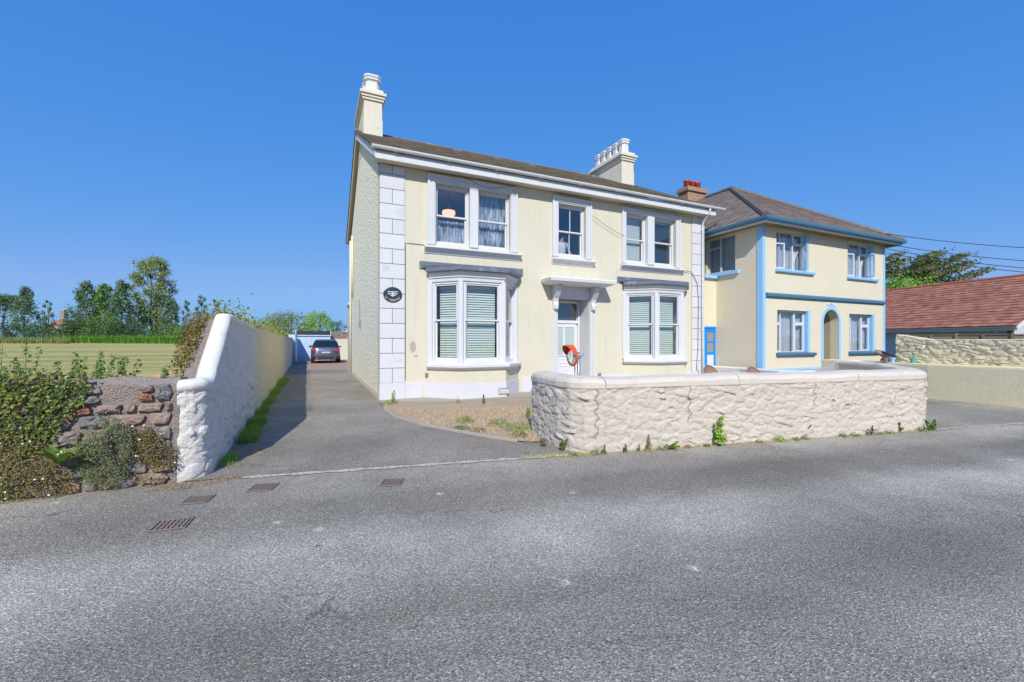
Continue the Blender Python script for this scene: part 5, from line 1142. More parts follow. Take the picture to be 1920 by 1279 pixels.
# ------------------------------------------------------------------ person at the upper centre window
pe = empty('person', HL(5.93, .95, 3.40), ANG, 'person in a white t-shirt standing inside the upper centre window', 'person')
def skin(name, joints, edges, mat, root=0, sub=2):
    me = bpy.data.meshes.new(name); me.from_pydata([j[0] for j in joints], edges, []); me.materials.append(mat); o = link(name, me, pe)
    m = o.modifiers.new('skin', 'SKIN'); m.use_smooth_shade = True
    for k, j in enumerate(joints): sv = me.skin_vertices[0].data[k]; sv.radius = j[1] if isinstance(j[1], tuple) else (j[1], j[1]); sv.use_root = (k == root)
    s = o.modifiers.new('sub', 'SUBSURF'); s.levels = sub; s.render_levels = sub; return o
J = [((0, 0, .88), (.15, .11)), ((0, 0, 1.08), (.13, .10)), ((0, .0, 1.28), (.16, .10)), ((0, 0, 1.40), .055), ((0, -.01, 1.50), (.075, .09)), ((0, -.01, 1.62), (.07, .085)),
     ((-.17, 0, 1.33), .055), ((-.23, -.03, 1.08), .042), ((-.18, -.16, .88), .033), ((-.16, -.22, .82), .03), ((.17, 0, 1.33), .055), ((.26, -.02, 1.10), .043), ((.30, -.18, .92), .034), ((.30, -.25, .88), .03),
     ((-.09, 0, .80), .085), ((-.10, .0, .46), .055), ((-.10, .02, .08), .038), ((-.10, -.10, .03), .03), ((.09, 0, .80), .085), ((.10, 0, .46), .055), ((.10, .02, .08), .038), ((.10, -.10, .03), .03)]
E_ = [(0, 1), (1, 2), (2, 3), (3, 4), (4, 5), (2, 6), (6, 7), (7, 8), (8, 9), (2, 10), (10, 11), (11, 12), (12, 13), (0, 14), (14, 15), (15, 16), (16, 17), (0, 18), (18, 19), (19, 20), (20, 21)]
skin('body', J, E_, M['skin'])
g = lambda r, k: tuple(x+k for x in r) if isinstance(r, tuple) else r+k
Ts = [J[0], J[1], J[2], J[6], ((-.205, -.015, 1.19), .055), J[10], ((.22, -.01, 1.20), .055)]
skin('t_shirt', [(p, g(r, .022)) for p, r in Ts], [(0, 1), (1, 2), (2, 3), (3, 4), (2, 5), (5, 6)], M['shirt'])
skin('shorts', [(J[0][0], (.17, .13)), (J[14][0], .108), ((-.095, 0, .58), .085), (J[18][0], .108), ((.095, 0, .58), .085)], [(0, 1), (1, 2), (0, 3), (3, 4)], M['shorts'])
MB().lathe([(.0, .17), (.05, .165), (.085, .13), (.098, .07), (.095, .0), (.09, -.02)], 18, (0, .012, 1.53)).build('hair', M['hair'], pe, smooth=True)
for s in (-1, 1): MB().lathe([(.0, -.012), (.012, 0), (0, .012)], 8, (s*.03, -.098, 1.56)).build('eye', M['black'], pe)
MB().lathe([(.016, 0), (.01, .03), (.004, .045)], 8, (0, -.102, 1.515)).build('nose', M['skin'], pe, smooth=True)

# ------------------------------------------------------------------ vegetation near the camera
prng = random.Random(77)
def on_rw(px, py, dep=0.0):
    k = (px-960)/800; ox, oy = RW0[0]+rwn.x*dep, RW0[1]+rwn.y*dep
    q = (k*oy-ox)/(RWd.x-k*RWd.y); d = oy+q*RWd.y; return np.array([ox+q*RWd.x, d, 1.5-(py-640)/800*d])
def in_poly(x, y, poly):
    c = False; j = len(poly)-1
    for i in range(len(poly)):
        if (poly[i][1] > y) != (poly[j][1] > y) and x < (poly[j][0]-poly[i][0])*(y-poly[i][1])/(poly[j][1]-poly[i][1])+poly[i][0]: c = not c
        j = i
    return c
def wall_growth(name, label, cat, poly, n, size, pal, thick, bulge=None, aspect=.55, flowers=0, stems=0, fade=None):
    xs, ys = [p[0] for p in poly], [p[1] for p in poly]; P = []; cx, cy = np.mean(xs), np.mean(ys)
    while len(P) < n:
        x, y = prng.uniform(min(xs), max(xs)), prng.uniform(min(ys), max(ys))
        if not in_poly(x, y, poly): continue
        if noise.noise(Vector((x*.06, y*.06, 3.3))) < -.28: continue
        r = min(1, math.hypot((x-cx)/(max(xs)-min(xs)), (y-cy)/(max(ys)-min(ys)))*1.6)
        x += prng.gauss(0, 4.5); y += prng.gauss(0, 4.5)
        P.append(on_rw(x, y, .03+thick*prng.random()*(1.0-r*.7) + .012*noise.noise(Vector((x*.12, y*.12, 0)))))
    P = np.array(P); P[:, 2] = np.maximum(P[:, 2], .015)
    N = np.array([[rwn.x, rwn.y, .55]])+rs.normal(scale=.65, size=(n, 3)); S = size*rs.uniform(.55, 1.3, n); C_ = vary(n, pal, .25)
    root, off = mat_plant(name, label, cat, P, N, S, C_, None, 'leaf', aspect)
    if stems:
        mb = MB()
        for k in range(stems):
            a = P[prng.randrange(n)]; b = P[prng.randrange(n)]
            if np.linalg.norm(a-b) > .35: continue
            m = (a+b)/2+np.array([rwn.x, rwn.y, 0])*-.02; mb.tube([tuple(a-off), tuple(m-off), tuple(b-off)], .004, 4)
        if mb.v: mb.build('stems', M['bark'], root)
    for k in range(flowers):
        a = P[prng.randrange(n)]+np.array([rwn.x, rwn.y, .3])*.035; d = Vector((rwn.x, rwn.y, prng.uniform(.2, .9))).normalized(); sx = d.cross(Vector((0, 0, 1))).normalized(); sy = sx.cross(d)
        fl = MB(); c0 = Vector(a-off); ring = [c0+(sx*math.cos(t)+sy*math.sin(t))*(.010 if i % 2 else .0065) for i, t in enumerate(np.linspace(0, 2*math.pi, 17)[:-1])]
        fl.poly(ring); fl.build('flower', M['white'], root, recalc=False)
        ct = MB().poly([c0+d*.002+(sx*math.cos(t)+sy*math.sin(t))*.003 for t in np.linspace(0, 2*math.pi, 9)[:-1]]); ct.build('flower_centre', M['gold'], root, recalc=False)
    return root
IVY = [(.13, .15, .03), (.10, .13, .03), (.165, .165, .035), (.05, .08, .026), (.04, .065, .026), (.035, .06, .025), (.15, .12, .045)]
wall_growth('ivy', 'yellow-green ivy spilling over the top of the rough stone wall', 'ivy', [(-70, 700), (60, 698), (168, 704), (165, 735), (148, 760), (118, 790), (100, 822), (60, 835), (38, 860), (5, 825), (-70, 840)], 3600, .034, IVY, .055, aspect=.8, stems=40)
FLE = [(.085, .105, .03), (.065, .09, .025), (.12, .105, .035), (.16, .105, .04), (.19, .12, .055)]
wall_growth('trailing_daisy', 'large trailing daisy mat at the left foot of the rough wall', 'daisy plant', [(-60, 800), (30, 822), (70, 828), (120, 850), (135, 880), (132, 915), (100, 930), (50, 936), (-60, 955)], 4200, .022, FLE, .17, flowers=34, stems=60)
wall_growth('trailing_daisy', 'small reddish daisy mat on the wall beside the white wall end', 'daisy plant', [(245, 800), (270, 795), (300, 825), (325, 845), (330, 872), (300, 880), (260, 868), (243, 840)], 1500, .020, [(.085, .10, .03), (.11, .10, .035), (.20, .09, .05), (.07, .10, .025)], .11, flowers=9, stems=30)
wall_growth('wall_shrub', 'grey-green bushy shrub growing from the middle of the rough wall', 'shrub', [(140, 825), (160, 828), (172, 800), (185, 808), (193, 775), (200, 800), (220, 778), (226, 800), (248, 800), (246, 850), (240, 890), (215, 912), (165, 908), (145, 880)], 5600, .019, [(.125, .14, .075), (.10, .12, .06), (.15, .165, .09), (.09, .105, .05)], .20, aspect=.42, stems=70)
wall_growth('wall_weed', 'sparse brown dried weed at the wall base beside the grey-green shrub', 'weed', [(245, 888), (300, 893), (318, 905), (300, 910), (250, 905)], 160, .022, [(.20, .13, .07), (.13, .11, .05)], .06)
def weed(label, x, y, z, h, r, n, pal, kind='rosette', group='weeds growing along the walls', lw=.035, name='weed'):
    root = empty(name, (x, y, z), prng.uniform(0, 6), label, 'weed', group); P, N, S = [], [], []; mb = MB()
    if kind == 'stalk':
        ns = max(1, int(r/.05))
        for s_ in range(ns):
            ox, oy = prng.uniform(-r, r)*.6, prng.uniform(-r, r)*.6; tx, ty = ox+prng.uniform(-.1, .1)*h, oy+prng.uniform(-.1, .1)*h; hh = h*prng.uniform(.6, 1)
            mb.tube([(ox*.3, oy*.3, 0), ((ox+tx)/2*.8, (oy+ty)/2*.8, hh*.5), (tx, ty, hh)], [.008, .007, .004], 5)
            for k in range(max(4, n//ns)):
                f = prng.uniform(.08, 1)**.9; a = k*2.4+prng.uniform(-.4, .4); rr = (.055*(1.15-f))*prng.uniform(.5, 1.2)*min(1.6, h/.35)
                P.append((tx*f+math.cos(a)*rr, ty*f+math.sin(a)*rr, hh*f+.005)); N.append((math.cos(a)*.5, math.sin(a)*.5, .8)); S.append(lw*(1.25-.6*f)*prng.uniform(.7, 1.3)*1.6)
    else:
        for k in range(n):
            a = prng.uniform(0, 6.283); q = math.sqrt(prng.random()); rr = r*q; P.append((math.cos(a)*rr, math.sin(a)*rr, .01+h*(1-q*q)*prng.uniform(.3, 1))); N.append((math.cos(a)*.6*q, math.sin(a)*.6*q, 1)); S.append(lw*prng.uniform(.6, 1.4))
        for k in range(6): a = k*1.05; mb.tube([(0, 0, 0), (math.cos(a)*r*.5, math.sin(a)*r*.5, h*.5)], .003, 4)
    mb.build('stem', M['stalk'], root); N = np.array(N)+rs.normal(scale=.35, size=(len(N), 3)); leaf_mesh('leaves', np.array(P), N, np.array(S), vary(len(P), pal, .22), M['leaf'], root, .5)
    return root
M['stalk'] = paint('green_stalk', (.13, .15, .05), .8, .2, 8, 0)
def dock(label, x, y, z, h, n, pal, group='weeds growing along the walls'):
    root = empty('dock_plant', (x, y, z), prng.uniform(0, 6), label, 'weed', group)
    for k in range(n):
        a = k*2.4+prng.uniform(-.3, .3); L = h*prng.uniform(.7, 1.1); up = prng.uniform(.45, .95); w = L*.13; mb = MB(); pv = None
        for i in range(8):
            f = i/7; ww = w*math.sin(math.pi*min(1, f*.9+.08))**.8; rad = L*f*math.cos(up*1.2)*(1); z_ = L*(f*math.sin(up*1.2)-.32*f*f); c, s = math.cos(a), math.sin(a); kx = .25*ww*math.sin(i*2.1)
            r = [mb.add((c*rad-s*ww, s*rad+c*ww, z_+.02*f+abs(kx)*.5)), mb.add((c*rad, s*rad, z_)), mb.add((c*rad+s*ww, s*rad-c*ww, z_+.02*f+abs(kx)*.5))]
            if pv: mb.f.append([pv[0], pv[1], r[1], r[0]]); mb.f.append([pv[1], pv[2], r[2], r[1]])
            pv = r
        o = mb.build('leaf', M['leaf'], root, smooth=True, recalc=False); me = o.data; ca = me.color_attributes.new('Col', 'FLOAT_COLOR', 'POINT'); col = pal[k % len(pal)]; ca.data.foreach_set('color', np.tile(np.array([*col, 1.0], dtype=np.float32), len(me.vertices)))
    return root
p = on_rw(112, 890, .17); dock('fresh green dock plant with long upright leaves on the rough wall', p[0], p[1], .34, .30, 9, [tuple(1.35*v for v in c) for c in G_FRESH], None)
# weeds along the pink wall
def wp(px, b=-.07):
    k = (px-960)/800; x0, y0, _ = RD(0, b); a = (k*y0-x0)/(RC-k*RS); return RD(a, b)
LIME = [(.17, .25, .04), (.14, .22, .035), (.20, .27, .06)]
STR = [(.33, .24, .13), (.27, .19, .10), (.38, .30, .17)]
ordn = ['first', 'second', 'third', 'fourth', 'fifth', 'sixth', 'seventh', 'eighth', 'ninth', 'tenth', 'eleventh', 'twelfth', 'thirteenth', 'fourteenth', 'fifteenth', 'sixteenth', 'seventeenth', 'eighteenth']
lowp = [(1075, .05, .08, 60, G_OLIVE, 'r'), (1122, .05, .12, 120, G_OLIVE, 'r'), (1133, .10, .06, 40, G_MID, 's'), (1172, .13, .06, 50, G_BLUE, 's'), (1197, .10, .03, 26, G_MID, 's'), (1240, .06, .09, 70, G_MID, 'r'), (1256, .10, .07, 60, G_MID, 's'), (1290, .06, .05, 40, G_OLIVE, 'r'), (1327, .05, .06, 60, G_MID, 'r'), (1424, .04, .05, 50, G_MID, 'r'), (1462, .07, .10, 190, LIME, 'r'), (1492, .05, .05, 50, G_MID, 'r'), (1510, .07, .06, 60, G_MID, 'r'), (1582, .06, .06, 70, G_MID, 'r'), (1603, .04, .09, 80, G_MID, 'r'), (1632, .17, .06, 60, G_DARK, 's'), (1648, .05, .08, 80, G_FRESH, 'r'), (1668, .05, .08, 70, G_MID, 'r')]
for i, (px, h, r, n, pal, kd) in enumerate(lowp):
    x, y, _ = wp(px); weed('low green weed at the foot of the pink wall, ' + ordn[i] + ' from the left', x, y, .002, h*1.25, r, n, pal, 'rosette' if kd == 'r' else 'stalk', lw=.022)
x, y, _ = wp(1217); weed('brown-green weed spike standing at the pink wall, taller than its neighbours', x, y, 0, .26, .05, 110, G_OLIVE, 'stalk', lw=.018)
x, y, _ = wp(1262); dock('small dock with pointed leaves at the foot of the pink wall', x, y, .0, .17, 8, [tuple(1.8*v for v in c) for c in G_FRESH])
x, y, _ = wp(1350); rt = weed('tall bright lime green weed at the middle of the pink wall', x, y, 0, .42, .10, 120, LIME, 'stalk', lw=.055)
x, y, _ = wp(1690, -.03); weed('weed stalk with a white flower rooted near the right end of the pink wall', x, y, .0, .26, .05, 60, G_DARK, 'stalk', lw=.022)
x, y, _ = wp(1748, -.05); weed('bushy weed at the right-hand corner of the pink wall', x, y, .0, .24, .16, 190, G_MID, 'stalk', lw=.03)
x, y, _ = wp(1728, -.06); weed('yellowish low weed just before the right-hand wall corner', x, y, .0, .09, .09, 90, G_OLIVE, 'rosette', lw=.025)
for i, (px, py) in enumerate(((1779, 746), (1814, 750), (1843, 752))):
    d = 1200/(py-640); weed(('small brown weed at the cream wall foot, nearest the pink wall', 'small brown weed at the cream wall foot, middle of three', 'reddish weed at the cream wall foot, farthest right of three')[i], (px-960)/800*d, d, .004, .12, .07, 40, [(.20, .12, .06), (.16, .13, .05)] if i != 2 else [(.30, .10, .05), (.22, .12, .06)], 'stalk', lw=.02)
# garden bed weeds
for i, (px, py, h, r, n, pal, kd, lb) in enumerate(((873, 793, .10, .13, 170, G_FRESH, 'r', 'bright green leafy weed in the middle of the dry bed'), (865, 807, .05, .13, 90, G_BLUE, 'r', 'grey-green low weed at the kerb of the dry bed'), (897, 811, .05, .10, 70, G_OLIVE, 'r', 'flat olive weed spreading over the kerb'), (935, 800, .10, .16, 170, G_FRESH, 'r', 'wide green weed patch right of the middle of the bed'),
        (975, 806, .10, .22, 260, G_FRESH, 'r', 'dense green weeds against the pink wall end'), (990, 785, .16, .10, 90, G_FRESH, 's', 'upright green weed beside the pink wall end'), (972, 820, .06, .12, 90, G_OLIVE, 'r', 'yellow-green weed at the corner of the dry bed'), (859, 757, .12, .05, 50, LIME, 'r', 'lime green tuft at the foot of the bay'), (907, 758, .17, .06, 60, G_MID, 's', 'thin weed growing below the air vent'), (738, 757, .24, .08, 80, LIME, 's', 'tall green weed at the house corner'), (730, 759, .07, .16, 120, G_FRESH, 'r', 'low green weeds spreading at the house corner'), (1020, 838, .12, .10, 80, [(.17, .13, .09), (.13, .11, .08)], 's', 'grey dried weed at the rounded end of the pink wall'), (1052, 846, .13, .10, 60, G_OLIVE, 's', 'thin flowering weed at the bend of the pink wall'))):
    d = 1200/(py-640); weed(lb, (px-960)/800*d, d, .022, h*1.3, r*1.3, int(n*1.4), pal, 'rosette' if kd == 'r' else 'stalk', 'weeds in the dry garden bed', lw=.032)
# dry straw over the bed and along edges
def straw(name, label, poly, n, h0, h1, pal, z=.022, w=.0022, lean=1.6, cat='dry grass'):
    xs = [p[0] for p in poly]; ys = [p[1] for p in poly]; V = []; F = []; C_ = []; cnt = 0; pts = []
    while len(pts) < n:
        x, y = prng.uniform(min(xs), max(xs)), prng.uniform(min(ys), max(ys))
        if in_poly(x, y, poly) and noise.noise(Vector((x*2.2, y*2.2, 9))) > -.30+prng.uniform(-.2, .2): pts.append((x, y))
    pts = np.array(pts); v, f, c = blades(n, 0, 0, z, 0, 0, h0, h1, pal, lean, w)
    v = v.reshape(n, 5, 3); v[:, :, 0] += pts[:, None, 0]; v[:, :, 1] += pts[:, None, 1]
    return tag(np_mesh(name, v.reshape(-1, 3), f, M['straw'], None, c), label, cat, None, 'stuff')
straw('dry_grass', 'dry straw-coloured grass litter over the garden bed', [(-2.75, 9.4), (-2.2, 8.4), (-1.6, 7.75), (-.85, 7.12), (-.2, 6.65), (.3, 6.15), (.4, 6.9), (.35, 8.2), (.4, 9.6), (-.6, 9.6), (-1.9, 9.0), (-2.4, 9.6)], 9000, .015, .06, [(.36, .27, .17), (.30, .21, .13), (.40, .32, .21), (.25, .17, .11)])
straw('dry_grass', 'dry brown litter along the foot of the pink wall', [wp(1010, -.10), wp(1110, -.14), wp(1300, -.10), wp(1740, -.09), wp(1740, .0), wp(1100, .0)], 2600, .01, .035, [(.36, .27, .16), (.28, .20, .11), (.22, .20, .08)], .002)
straw('dry_grass', 'brown leaf litter heap at the foot of the white wall end', [(-3.66, 4.22), (-3.3, 4.30), (-3.05, 4.55), (-2.8, 4.78), (-3.3, 4.66), (-3.6, 4.46)], 1300, .006, .022, [(.20, .13, .07), (.15, .10, .055), (.26, .18, .09)], .003)
straw('dry_grass', 'brown leaf litter along the shaded side of the white wall', [HL(sw(.2)+.02, -5.2)[:2], HL(sw(.2)+.42, -5.1)[:2], HL(sw(4)+.30, -1.4)[:2], HL(sw(14)+.22, 8)[:2], HL(sw(14), 8)[:2]], 3800, .008, .035, [(.26, .17, .09), (.20, .14, .07), (.30, .22, .12)], .005)
straw('dry_grass', 'pale dry grass along the edge line at the drive mouth', [RD(-.9, -.06)[:2], RD(.25, -.10)[:2], RD(.3, .05)[:2], RD(-.9, .04)[:2]], 900, .01, .035, [(.26, .25, .09), (.33, .27, .13), (.18, .22, .06)], .009)
# grass along the white wall
gl = ['thick grass tuft by the white wall, nearest the road', 'thick grass tuft by the white wall, second from the road', 'thick long grass tuft by the white wall, third from the road', 'grass tuft by the dark wall joint', 'grass tuft beyond the dark wall joint', 'grass tuft halfway along the cream wall', 'grass tuft far along the cream wall', 'small green weeds at the shaded foot of the white wall end']
LG = [(.13, .22, .03), (.10, .18, .025), (.16, .25, .045), (.17, .17, .06)]
for i, (k, ds, rx_, ry_, h, n) in enumerate(((1.62, .17, .14, .22, .15, 900), (2.15, .16, .13, .24, .16, 900), (3.05, .15, .14, .36, .18, 1300), (4.5, .12, .10, .45, .15, 900), (6.2, .12, .10, .75, .14, 1000), (8.3, .13, .12, .9, .16, 1000), (11.5, .16, .16, 1.4, .2, 1200), (.45, .10, .08, .30, .09, 400))):
    x, y, _ = HL(sw(k)+ds, k-5.35); tuft('grass_tuft', gl[i], 'grass', int(n*.7), x, y, .005, rx_, ry_, h*.4, h*1.35, LG, 'grass tufts along the driveway wall', 1.1, .0030, ANG)
# field edge growth behind the rough wall
NET = [(.085, .135, .03), (.065, .11, .025), (.11, .16, .04)]
def bramble(label, px, d, top, wid, n, seed, pal=NET, ls=.062):
    r = random.Random(seed); x = (px-960)/800*d; zt = 1.5-(top-640)/800*d; z0 = .38; root = empty('bramble', (x, d, z0), 0, label, 'shrub', 'leafy growth behind the rough wall'); P = []; N = []; S = []; mb = MB()
    for s_ in range(max(6, int(wid*22))):
        ox, oy = r.uniform(-wid, wid), r.uniform(-.28, .28); hh = (zt-z0)*(1-.55*(ox/wid)**2)*r.uniform(.62, 1.0); lx, ly = r.uniform(-.14, .14), r.uniform(-.12, .12)
        mb.tube([(ox, oy, -.1), (ox+lx*.5, oy+ly*.5, hh*.55), (ox+lx, oy+ly, hh)], [.006, .005, .002], 4)
        for k in range(n//max(6, int(wid*22))):
            f = r.uniform(.25, 1.0); a = r.uniform(0, 6.283); q = .11*(1.15-f)*r.uniform(.3, 1)+.01
            P.append((ox+lx*f+math.cos(a)*q, oy+ly*f+math.sin(a)*q, hh*f)); N.append((math.cos(a)*.5, math.sin(a)*.5-.2, .8)); S.append(ls*(1.25-.55*f)*r.uniform(.6, 1.3))
    mb.build('stems', M['stalk'], root); leaf_mesh('leaves', np.array(P), np.array(N)+rs.normal(scale=.35, size=(len(N), 3)), np.array(S), vary(len(P), pal, .25), M['leaf'], root, .6)
for i, (px, d, top, wid, n) in enumerate(((-45, 5.2, 636, .45, 650), (22, 5.3, 636, .42, 650), (95, 5.4, 660, .36, 900), (160, 5.5, 640, .38, 1000), (212, 5.6, 646, .34, 900), (255, 5.5, 664, .30, 800), (305, 5.6, 670, .24, 420))):
    bramble(('leafy nettles at the far left behind the rough wall', 'tall dense nettles behind the left part of the rough wall', 'low bright nettles behind the ivy', 'tall nettle stems behind the middle of the rough wall', 'nettles with a thin tall spike behind the wall', 'bushy nettles behind the shrub on the wall', 'small separate nettle clump near the white wall')[i], px, d, top, wid, n, 300+i)
# growth over the ramped wall and its stone backing
P = []; 
for k in range(2600):
    u = U0+.15+abs(prng.gauss(0, .55))+prng.uniform(0, .9); z = zw(min(u, WL_))+prng.uniform(-.32, .05); P.append(wmap(min(u, WL_-.01), z+.04, -.27-prng.uniform(0, .2)))
mat_plant('creeper', 'reddish green creeper on the stone back of the ramped white wall', 'creeper', np.array(P), np.array([[-.8, -.5, .5]])+rs.normal(scale=.5, size=(2600, 3)), .034*rs.uniform(.6, 1.4, 2600), vary(2600, [(.10, .12, .03), (.15, .14, .04), (.17, .09, .045), (.22, .13, .07)], .25), aspect=.7)
P = []; S = []
for k in range(3600):
    f = prng.random()**1.25; kk = 2.0+f*15; top = 1.86-.004*kk; bul = max(0, noise.noise(Vector((kk*.6, 0, 4))))*.16+.06; P.append(HL(sw(kk)-.22+prng.gauss(0, .16), kk-5.35, top+abs(prng.gauss(0, bul))*.9-.04)); S.append(.06*prng.uniform(.6, 1.3)*(1+f*.4))
mat_plant('creeper', 'yellow-green creeper running along the top of the cream drive wall', 'creeper', np.array(P), np.array([[.2, -.4, .8]])+rs.normal(scale=.5, size=(len(P), 3)), np.array(S), vary(len(P), [(.11, .14, .03), (.09, .125, .025), (.14, .15, .04), (.17, .14, .06)], .25), aspect=.7)
weed('leafy sprout standing on top of the white wall', *HL(sw(1.9)-.2, 1.9-5.35), 1.9, .26, .09, 110, G_FRESH, 'stalk', 'sprouts on the drive wall', .05) if False else None
for i, (k, h, n) in enumerate(((2.1, .26, 80), (2.75, .24, 50))):
    x, y, _ = HL(sw(k)-.2, k-5.35); weed(('leafy sprout on top of the white wall near its peak', 'thin arching sprout on the wall top beside the leafy one')[i], x, y, 1.90, h*.8, .06, n//2, G_FRESH if i == 0 else G_MID, 'stalk', 'sprouts on the drive wall', .02)

# ------------------------------------------------------------------ far vegetation
def wx(px, d): return (px-960)/800*d
def zf(d): return FZ(d+8)
# tall grass bank across the far side of the field
def bank(name, label, px0, px1, d, h, n, pal, w, cat='grass bank'):
    V = []; v, f, c = blades(n, 0, 0, 0, 0, 0, h*.55, h, pal, .7, w); v = v.reshape(n, 5, 3); a = rs.uniform(0, 1, n); dd = d+rs.uniform(0, 4, n)
    v[:, :, 0] += (((px0+(px1-px0)*a)-960)/800*dd)[:, None]; v[:, :, 1] += dd[:, None]; v[:, :, 2] += zf(d)-.1
    return tag(np_mesh(name, v.reshape(-1, 3), f, M['leaf'], None, c), label, cat, None, 'stuff')
bank('tall_grass', 'bright green tall grass bank along the far edge of the field', 84, 345, 60, 1.45, 17000, [(.085, .165, .02), (.07, .14, .018), (.105, .19, .03)], .05)
bank('tall_grass', 'pale rough grass at the left end of the field edge', -60, 125, 56, 1.15, 8000, [(.15, .17, .06), (.19, .19, .08), (.12, .15, .05)], .04)
far = [('poplar_tree', 'bushy poplar near the left picture edge beside the umbrella pine', 46, 73, 549, 'cone', 3.0, 3000, G_BLUE, 1), ('sapling', 'slim sapling beside the distant chimney', 90, 72, 572, 'thin', 1.4, 900, G_BLUE, 1),
       ('poplar_tree', 'left one of the three dense poplars in the middle of the row', 162, 72, 540, 'cone', 3.1, 4600, G_BLUE, 1), ('poplar_tree', 'middle one of the three dense poplars in the row', 196, 73, 544, 'cone', 3.1, 4600, G_MID, 1), ('poplar_tree', 'right one of the three dense poplars next to the tall tree', 228, 72, 538, 'cone', 2.9, 4600, G_BLUE, 1),
       ('tall_tree', 'tall open tree towering above the field hedge', 285, 78, 489, 'broad', 4.3, 9000, G_OLIVE, 3), ('small_tree', 'small silvery tree at the foot of the tall tree', 322, 74, 570, 'cone', 2.2, 2400, G_BLUE, 1),
       ('thin_poplar', 'left one of three thin poplars right of the tall tree', 350, 92, 572, 'thin', 1.8, 1200, G_BLUE, 1), ('thin_poplar', 'middle and tallest of three thin poplars', 378, 90, 563, 'thin', 2.2, 1500, G_BLUE, 1), ('thin_poplar', 'right one of three thin poplars behind the ramped wall', 406, 92, 571, 'thin', 1.9, 1200, G_BLUE, 1)]
for i, (nm, lb, px, d, top, kd, rad, nl, pal, stm) in enumerate(far):
    z0 = zf(d)-.3; h = 1.5-(top-(9 if kd in ('cone', 'thin') else 4)-640)/800*d-z0; tree(nm, lb, (wx(px, d), d, z0), h, kd, rad, nl, .34 if kd != 'thin' else .30, pal, 50+i, 'trees beyond the field', .13 if stm == 1 else .22, stm, base=.06 if kd != 'broad' else .22)
tree('umbrella_pine', 'dark umbrella pine at the left picture edge', (wx(6, 84), 84, 1.2), 9.6, 'umbrella', 5.2, 2600, .36, G_DARK, 81, 'trees beyond the field', .3)
bushes = [('round bush at the right end of the field edge', 364, 52, 598, 2.5, 3200, G_MID), ('dark bush under the umbrella pine', 8, 66, 598, 2.6, 1500, G_DARK), ('dark bush left of the distant house', 75, 68, 598, 2.6, 1500, G_DARK), ('low dark bush in front of the distant house', 118, 66, 606, 2.8, 1700, G_DARK), ('dark bush at the foot of the three poplars', 150, 66, 588, 3.0, 2200, G_DARK), ('broad bush below the middle poplar', 195, 65, 585, 3.2, 2400, G_MID), ('dark bush between the poplars and the tall tree', 240, 67, 592, 3.0, 2200, G_DARK), ('dark bush at the foot of the tall tree', 282, 68, 600, 2.8, 1700, G_DARK), ('bush right of the tall tree', 318, 66, 600, 2.6, 1700, G_MID), ('low bush behind the ramped wall', 400, 60, 606, 2.2, 1500, G_MID)]
for i, (lb, px, d, top, rad, nl, pal) in enumerate(bushes):
    z0 = zf(d)-.3; h = 1.5-(top+7-640)/800*d-z0; pal = [tuple(v*.68 for v in c) for c in pal]; tree('field_bush', lb, (wx(px, d), d, z0), h, 'bush', rad, nl, .26, pal, 100+i, 'bushes along the field edge', .08, 2, 'bush', .04)
tree('round_tree', 'broad rounded tree behind the drive wall', (wx(545, 52), 52, .2), 4.9, 'round', 3.4, 5200, .22, G_OLIVE, 121, 'trees behind the garage', .15, 2, base=.1)
tree('round_tree', 'smaller rounded tree behind the garage, right of the broad one', (wx(600, 50), 50, .2), 5.0, 'round', 1.75, 3600, .20, G_FRESH, 122, 'trees behind the garage', .12, 1, base=.1)
tree('round_tree', 'dark rounded tree showing behind the left end of the broad one', (wx(512, 64), 64, .2), 5.0, 'round', 2.4, 2200, .24, G_MID, 123, 'trees behind the garage', .12, 1, base=.1)
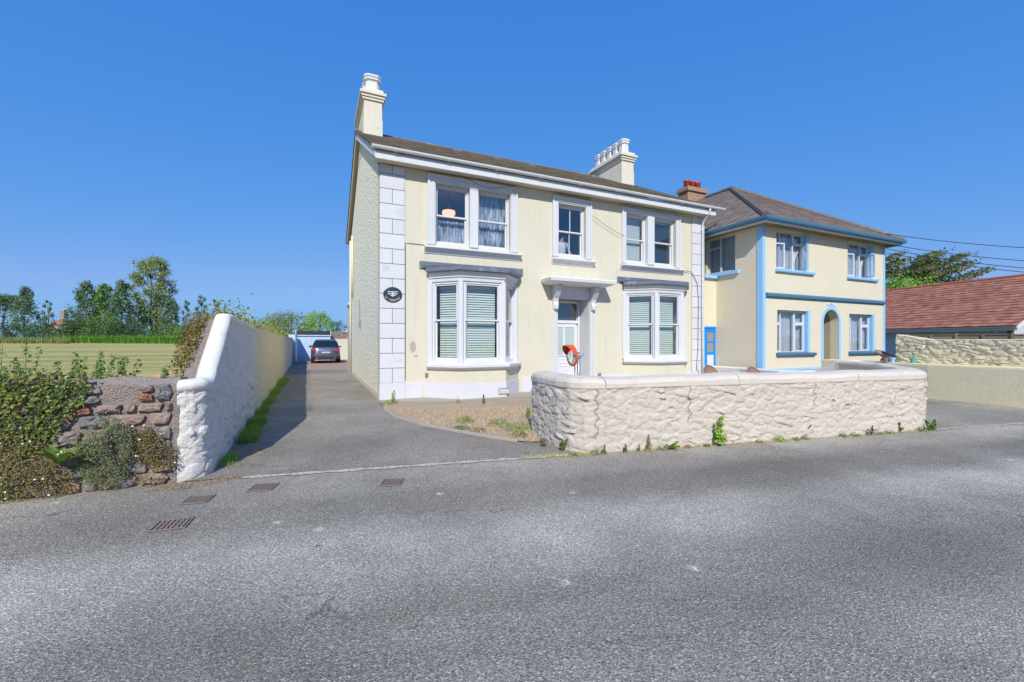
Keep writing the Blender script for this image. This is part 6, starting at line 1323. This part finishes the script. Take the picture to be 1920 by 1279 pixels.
tree('garden_bush', 'small bush beside the greenhouse roof', (wx(633, 46), 46, .2), 3.7, 'bush', 1.0, 900, .18, G_DARK, 124, 'trees behind the garage', .06, 1, 'bush', .1)
tree('cypress_tree', 'wind-swept dark cypress behind the red-roofed bungalow', (wx(1690, 46), 46, 0), 10.6, 'cypress', 3.4, 12000, .27, [(.07, .085, .03), (.055, .07, .026), (.10, .095, .04)], 131, 'trees behind the bungalow', .3, 2, base=.42)
tree('cypress_tree', 'leaning cypress with ragged branches reaching right over the bungalow ridge', (wx(1752, 46), 46, 0), 10.4, 'cypress', 3.4, 9500, .25, [(.06, .075, .028), (.05, .065, .025), (.09, .08, .035)], 132, 'trees behind the bungalow', .28, 2, base=.48)
tree('leafy_tree', 'light green leafy tree below the cypresses behind the bungalow', (wx(1698, 40), 40, 0), 7.6, 'round', 3.2, 5200, .22, G_FRESH, 133, 'trees behind the bungalow', .2, 1, base=.35)
tree('leafy_tree', 'yellow-green leafy tree half hidden by the bungalow ridge', (wx(1760, 41), 41, 0), 6.9, 'round', 2.6, 3600, .22, G_OLIVE, 134, 'trees behind the bungalow', .2, 1, base=.35)
# distant house with orange roof and chimney
fh = empty('distant_house', (wx(112, 108), 108, 1.0), 0, 'distant house with an orange roof and a tall chimney beyond the field', 'house')
MB().box(-3.2, 0, 0, 3.2, 5, 4.9).build('wall', M['concrete'], fh)
MB().loft([[(x, -.3, 4.8), (x, 2.5, 6.0), (x, 5.3, 4.8)] for x in (-3.4, 3.4)]).build('roof', M['ridge_tile'], fh)
cf = MB().box(-1.6, 1.6, 5.2, -.6, 2.6, 8.2).build('chimney', M['stone'], fh); MB().box(-1.7, 1.5, 8.2, -.5, 2.7, 8.6).build('band', M['concrete'], cf)
for i, x in enumerate((-2.2, 0, 2.2)):
    w_ = MB().box(x-.45, -.04, 2.4, x+.45, .02, 3.8).build('window', M['upvc'], fh); MB().poly([(x-.36, -.05, 2.5), (x+.36, -.05, 2.5), (x+.36, -.05, 3.7), (x-.36, -.05, 3.7)]).build('pane', M['car_glass'], w_, recalc=False)
bpy.context.view_layer.update()
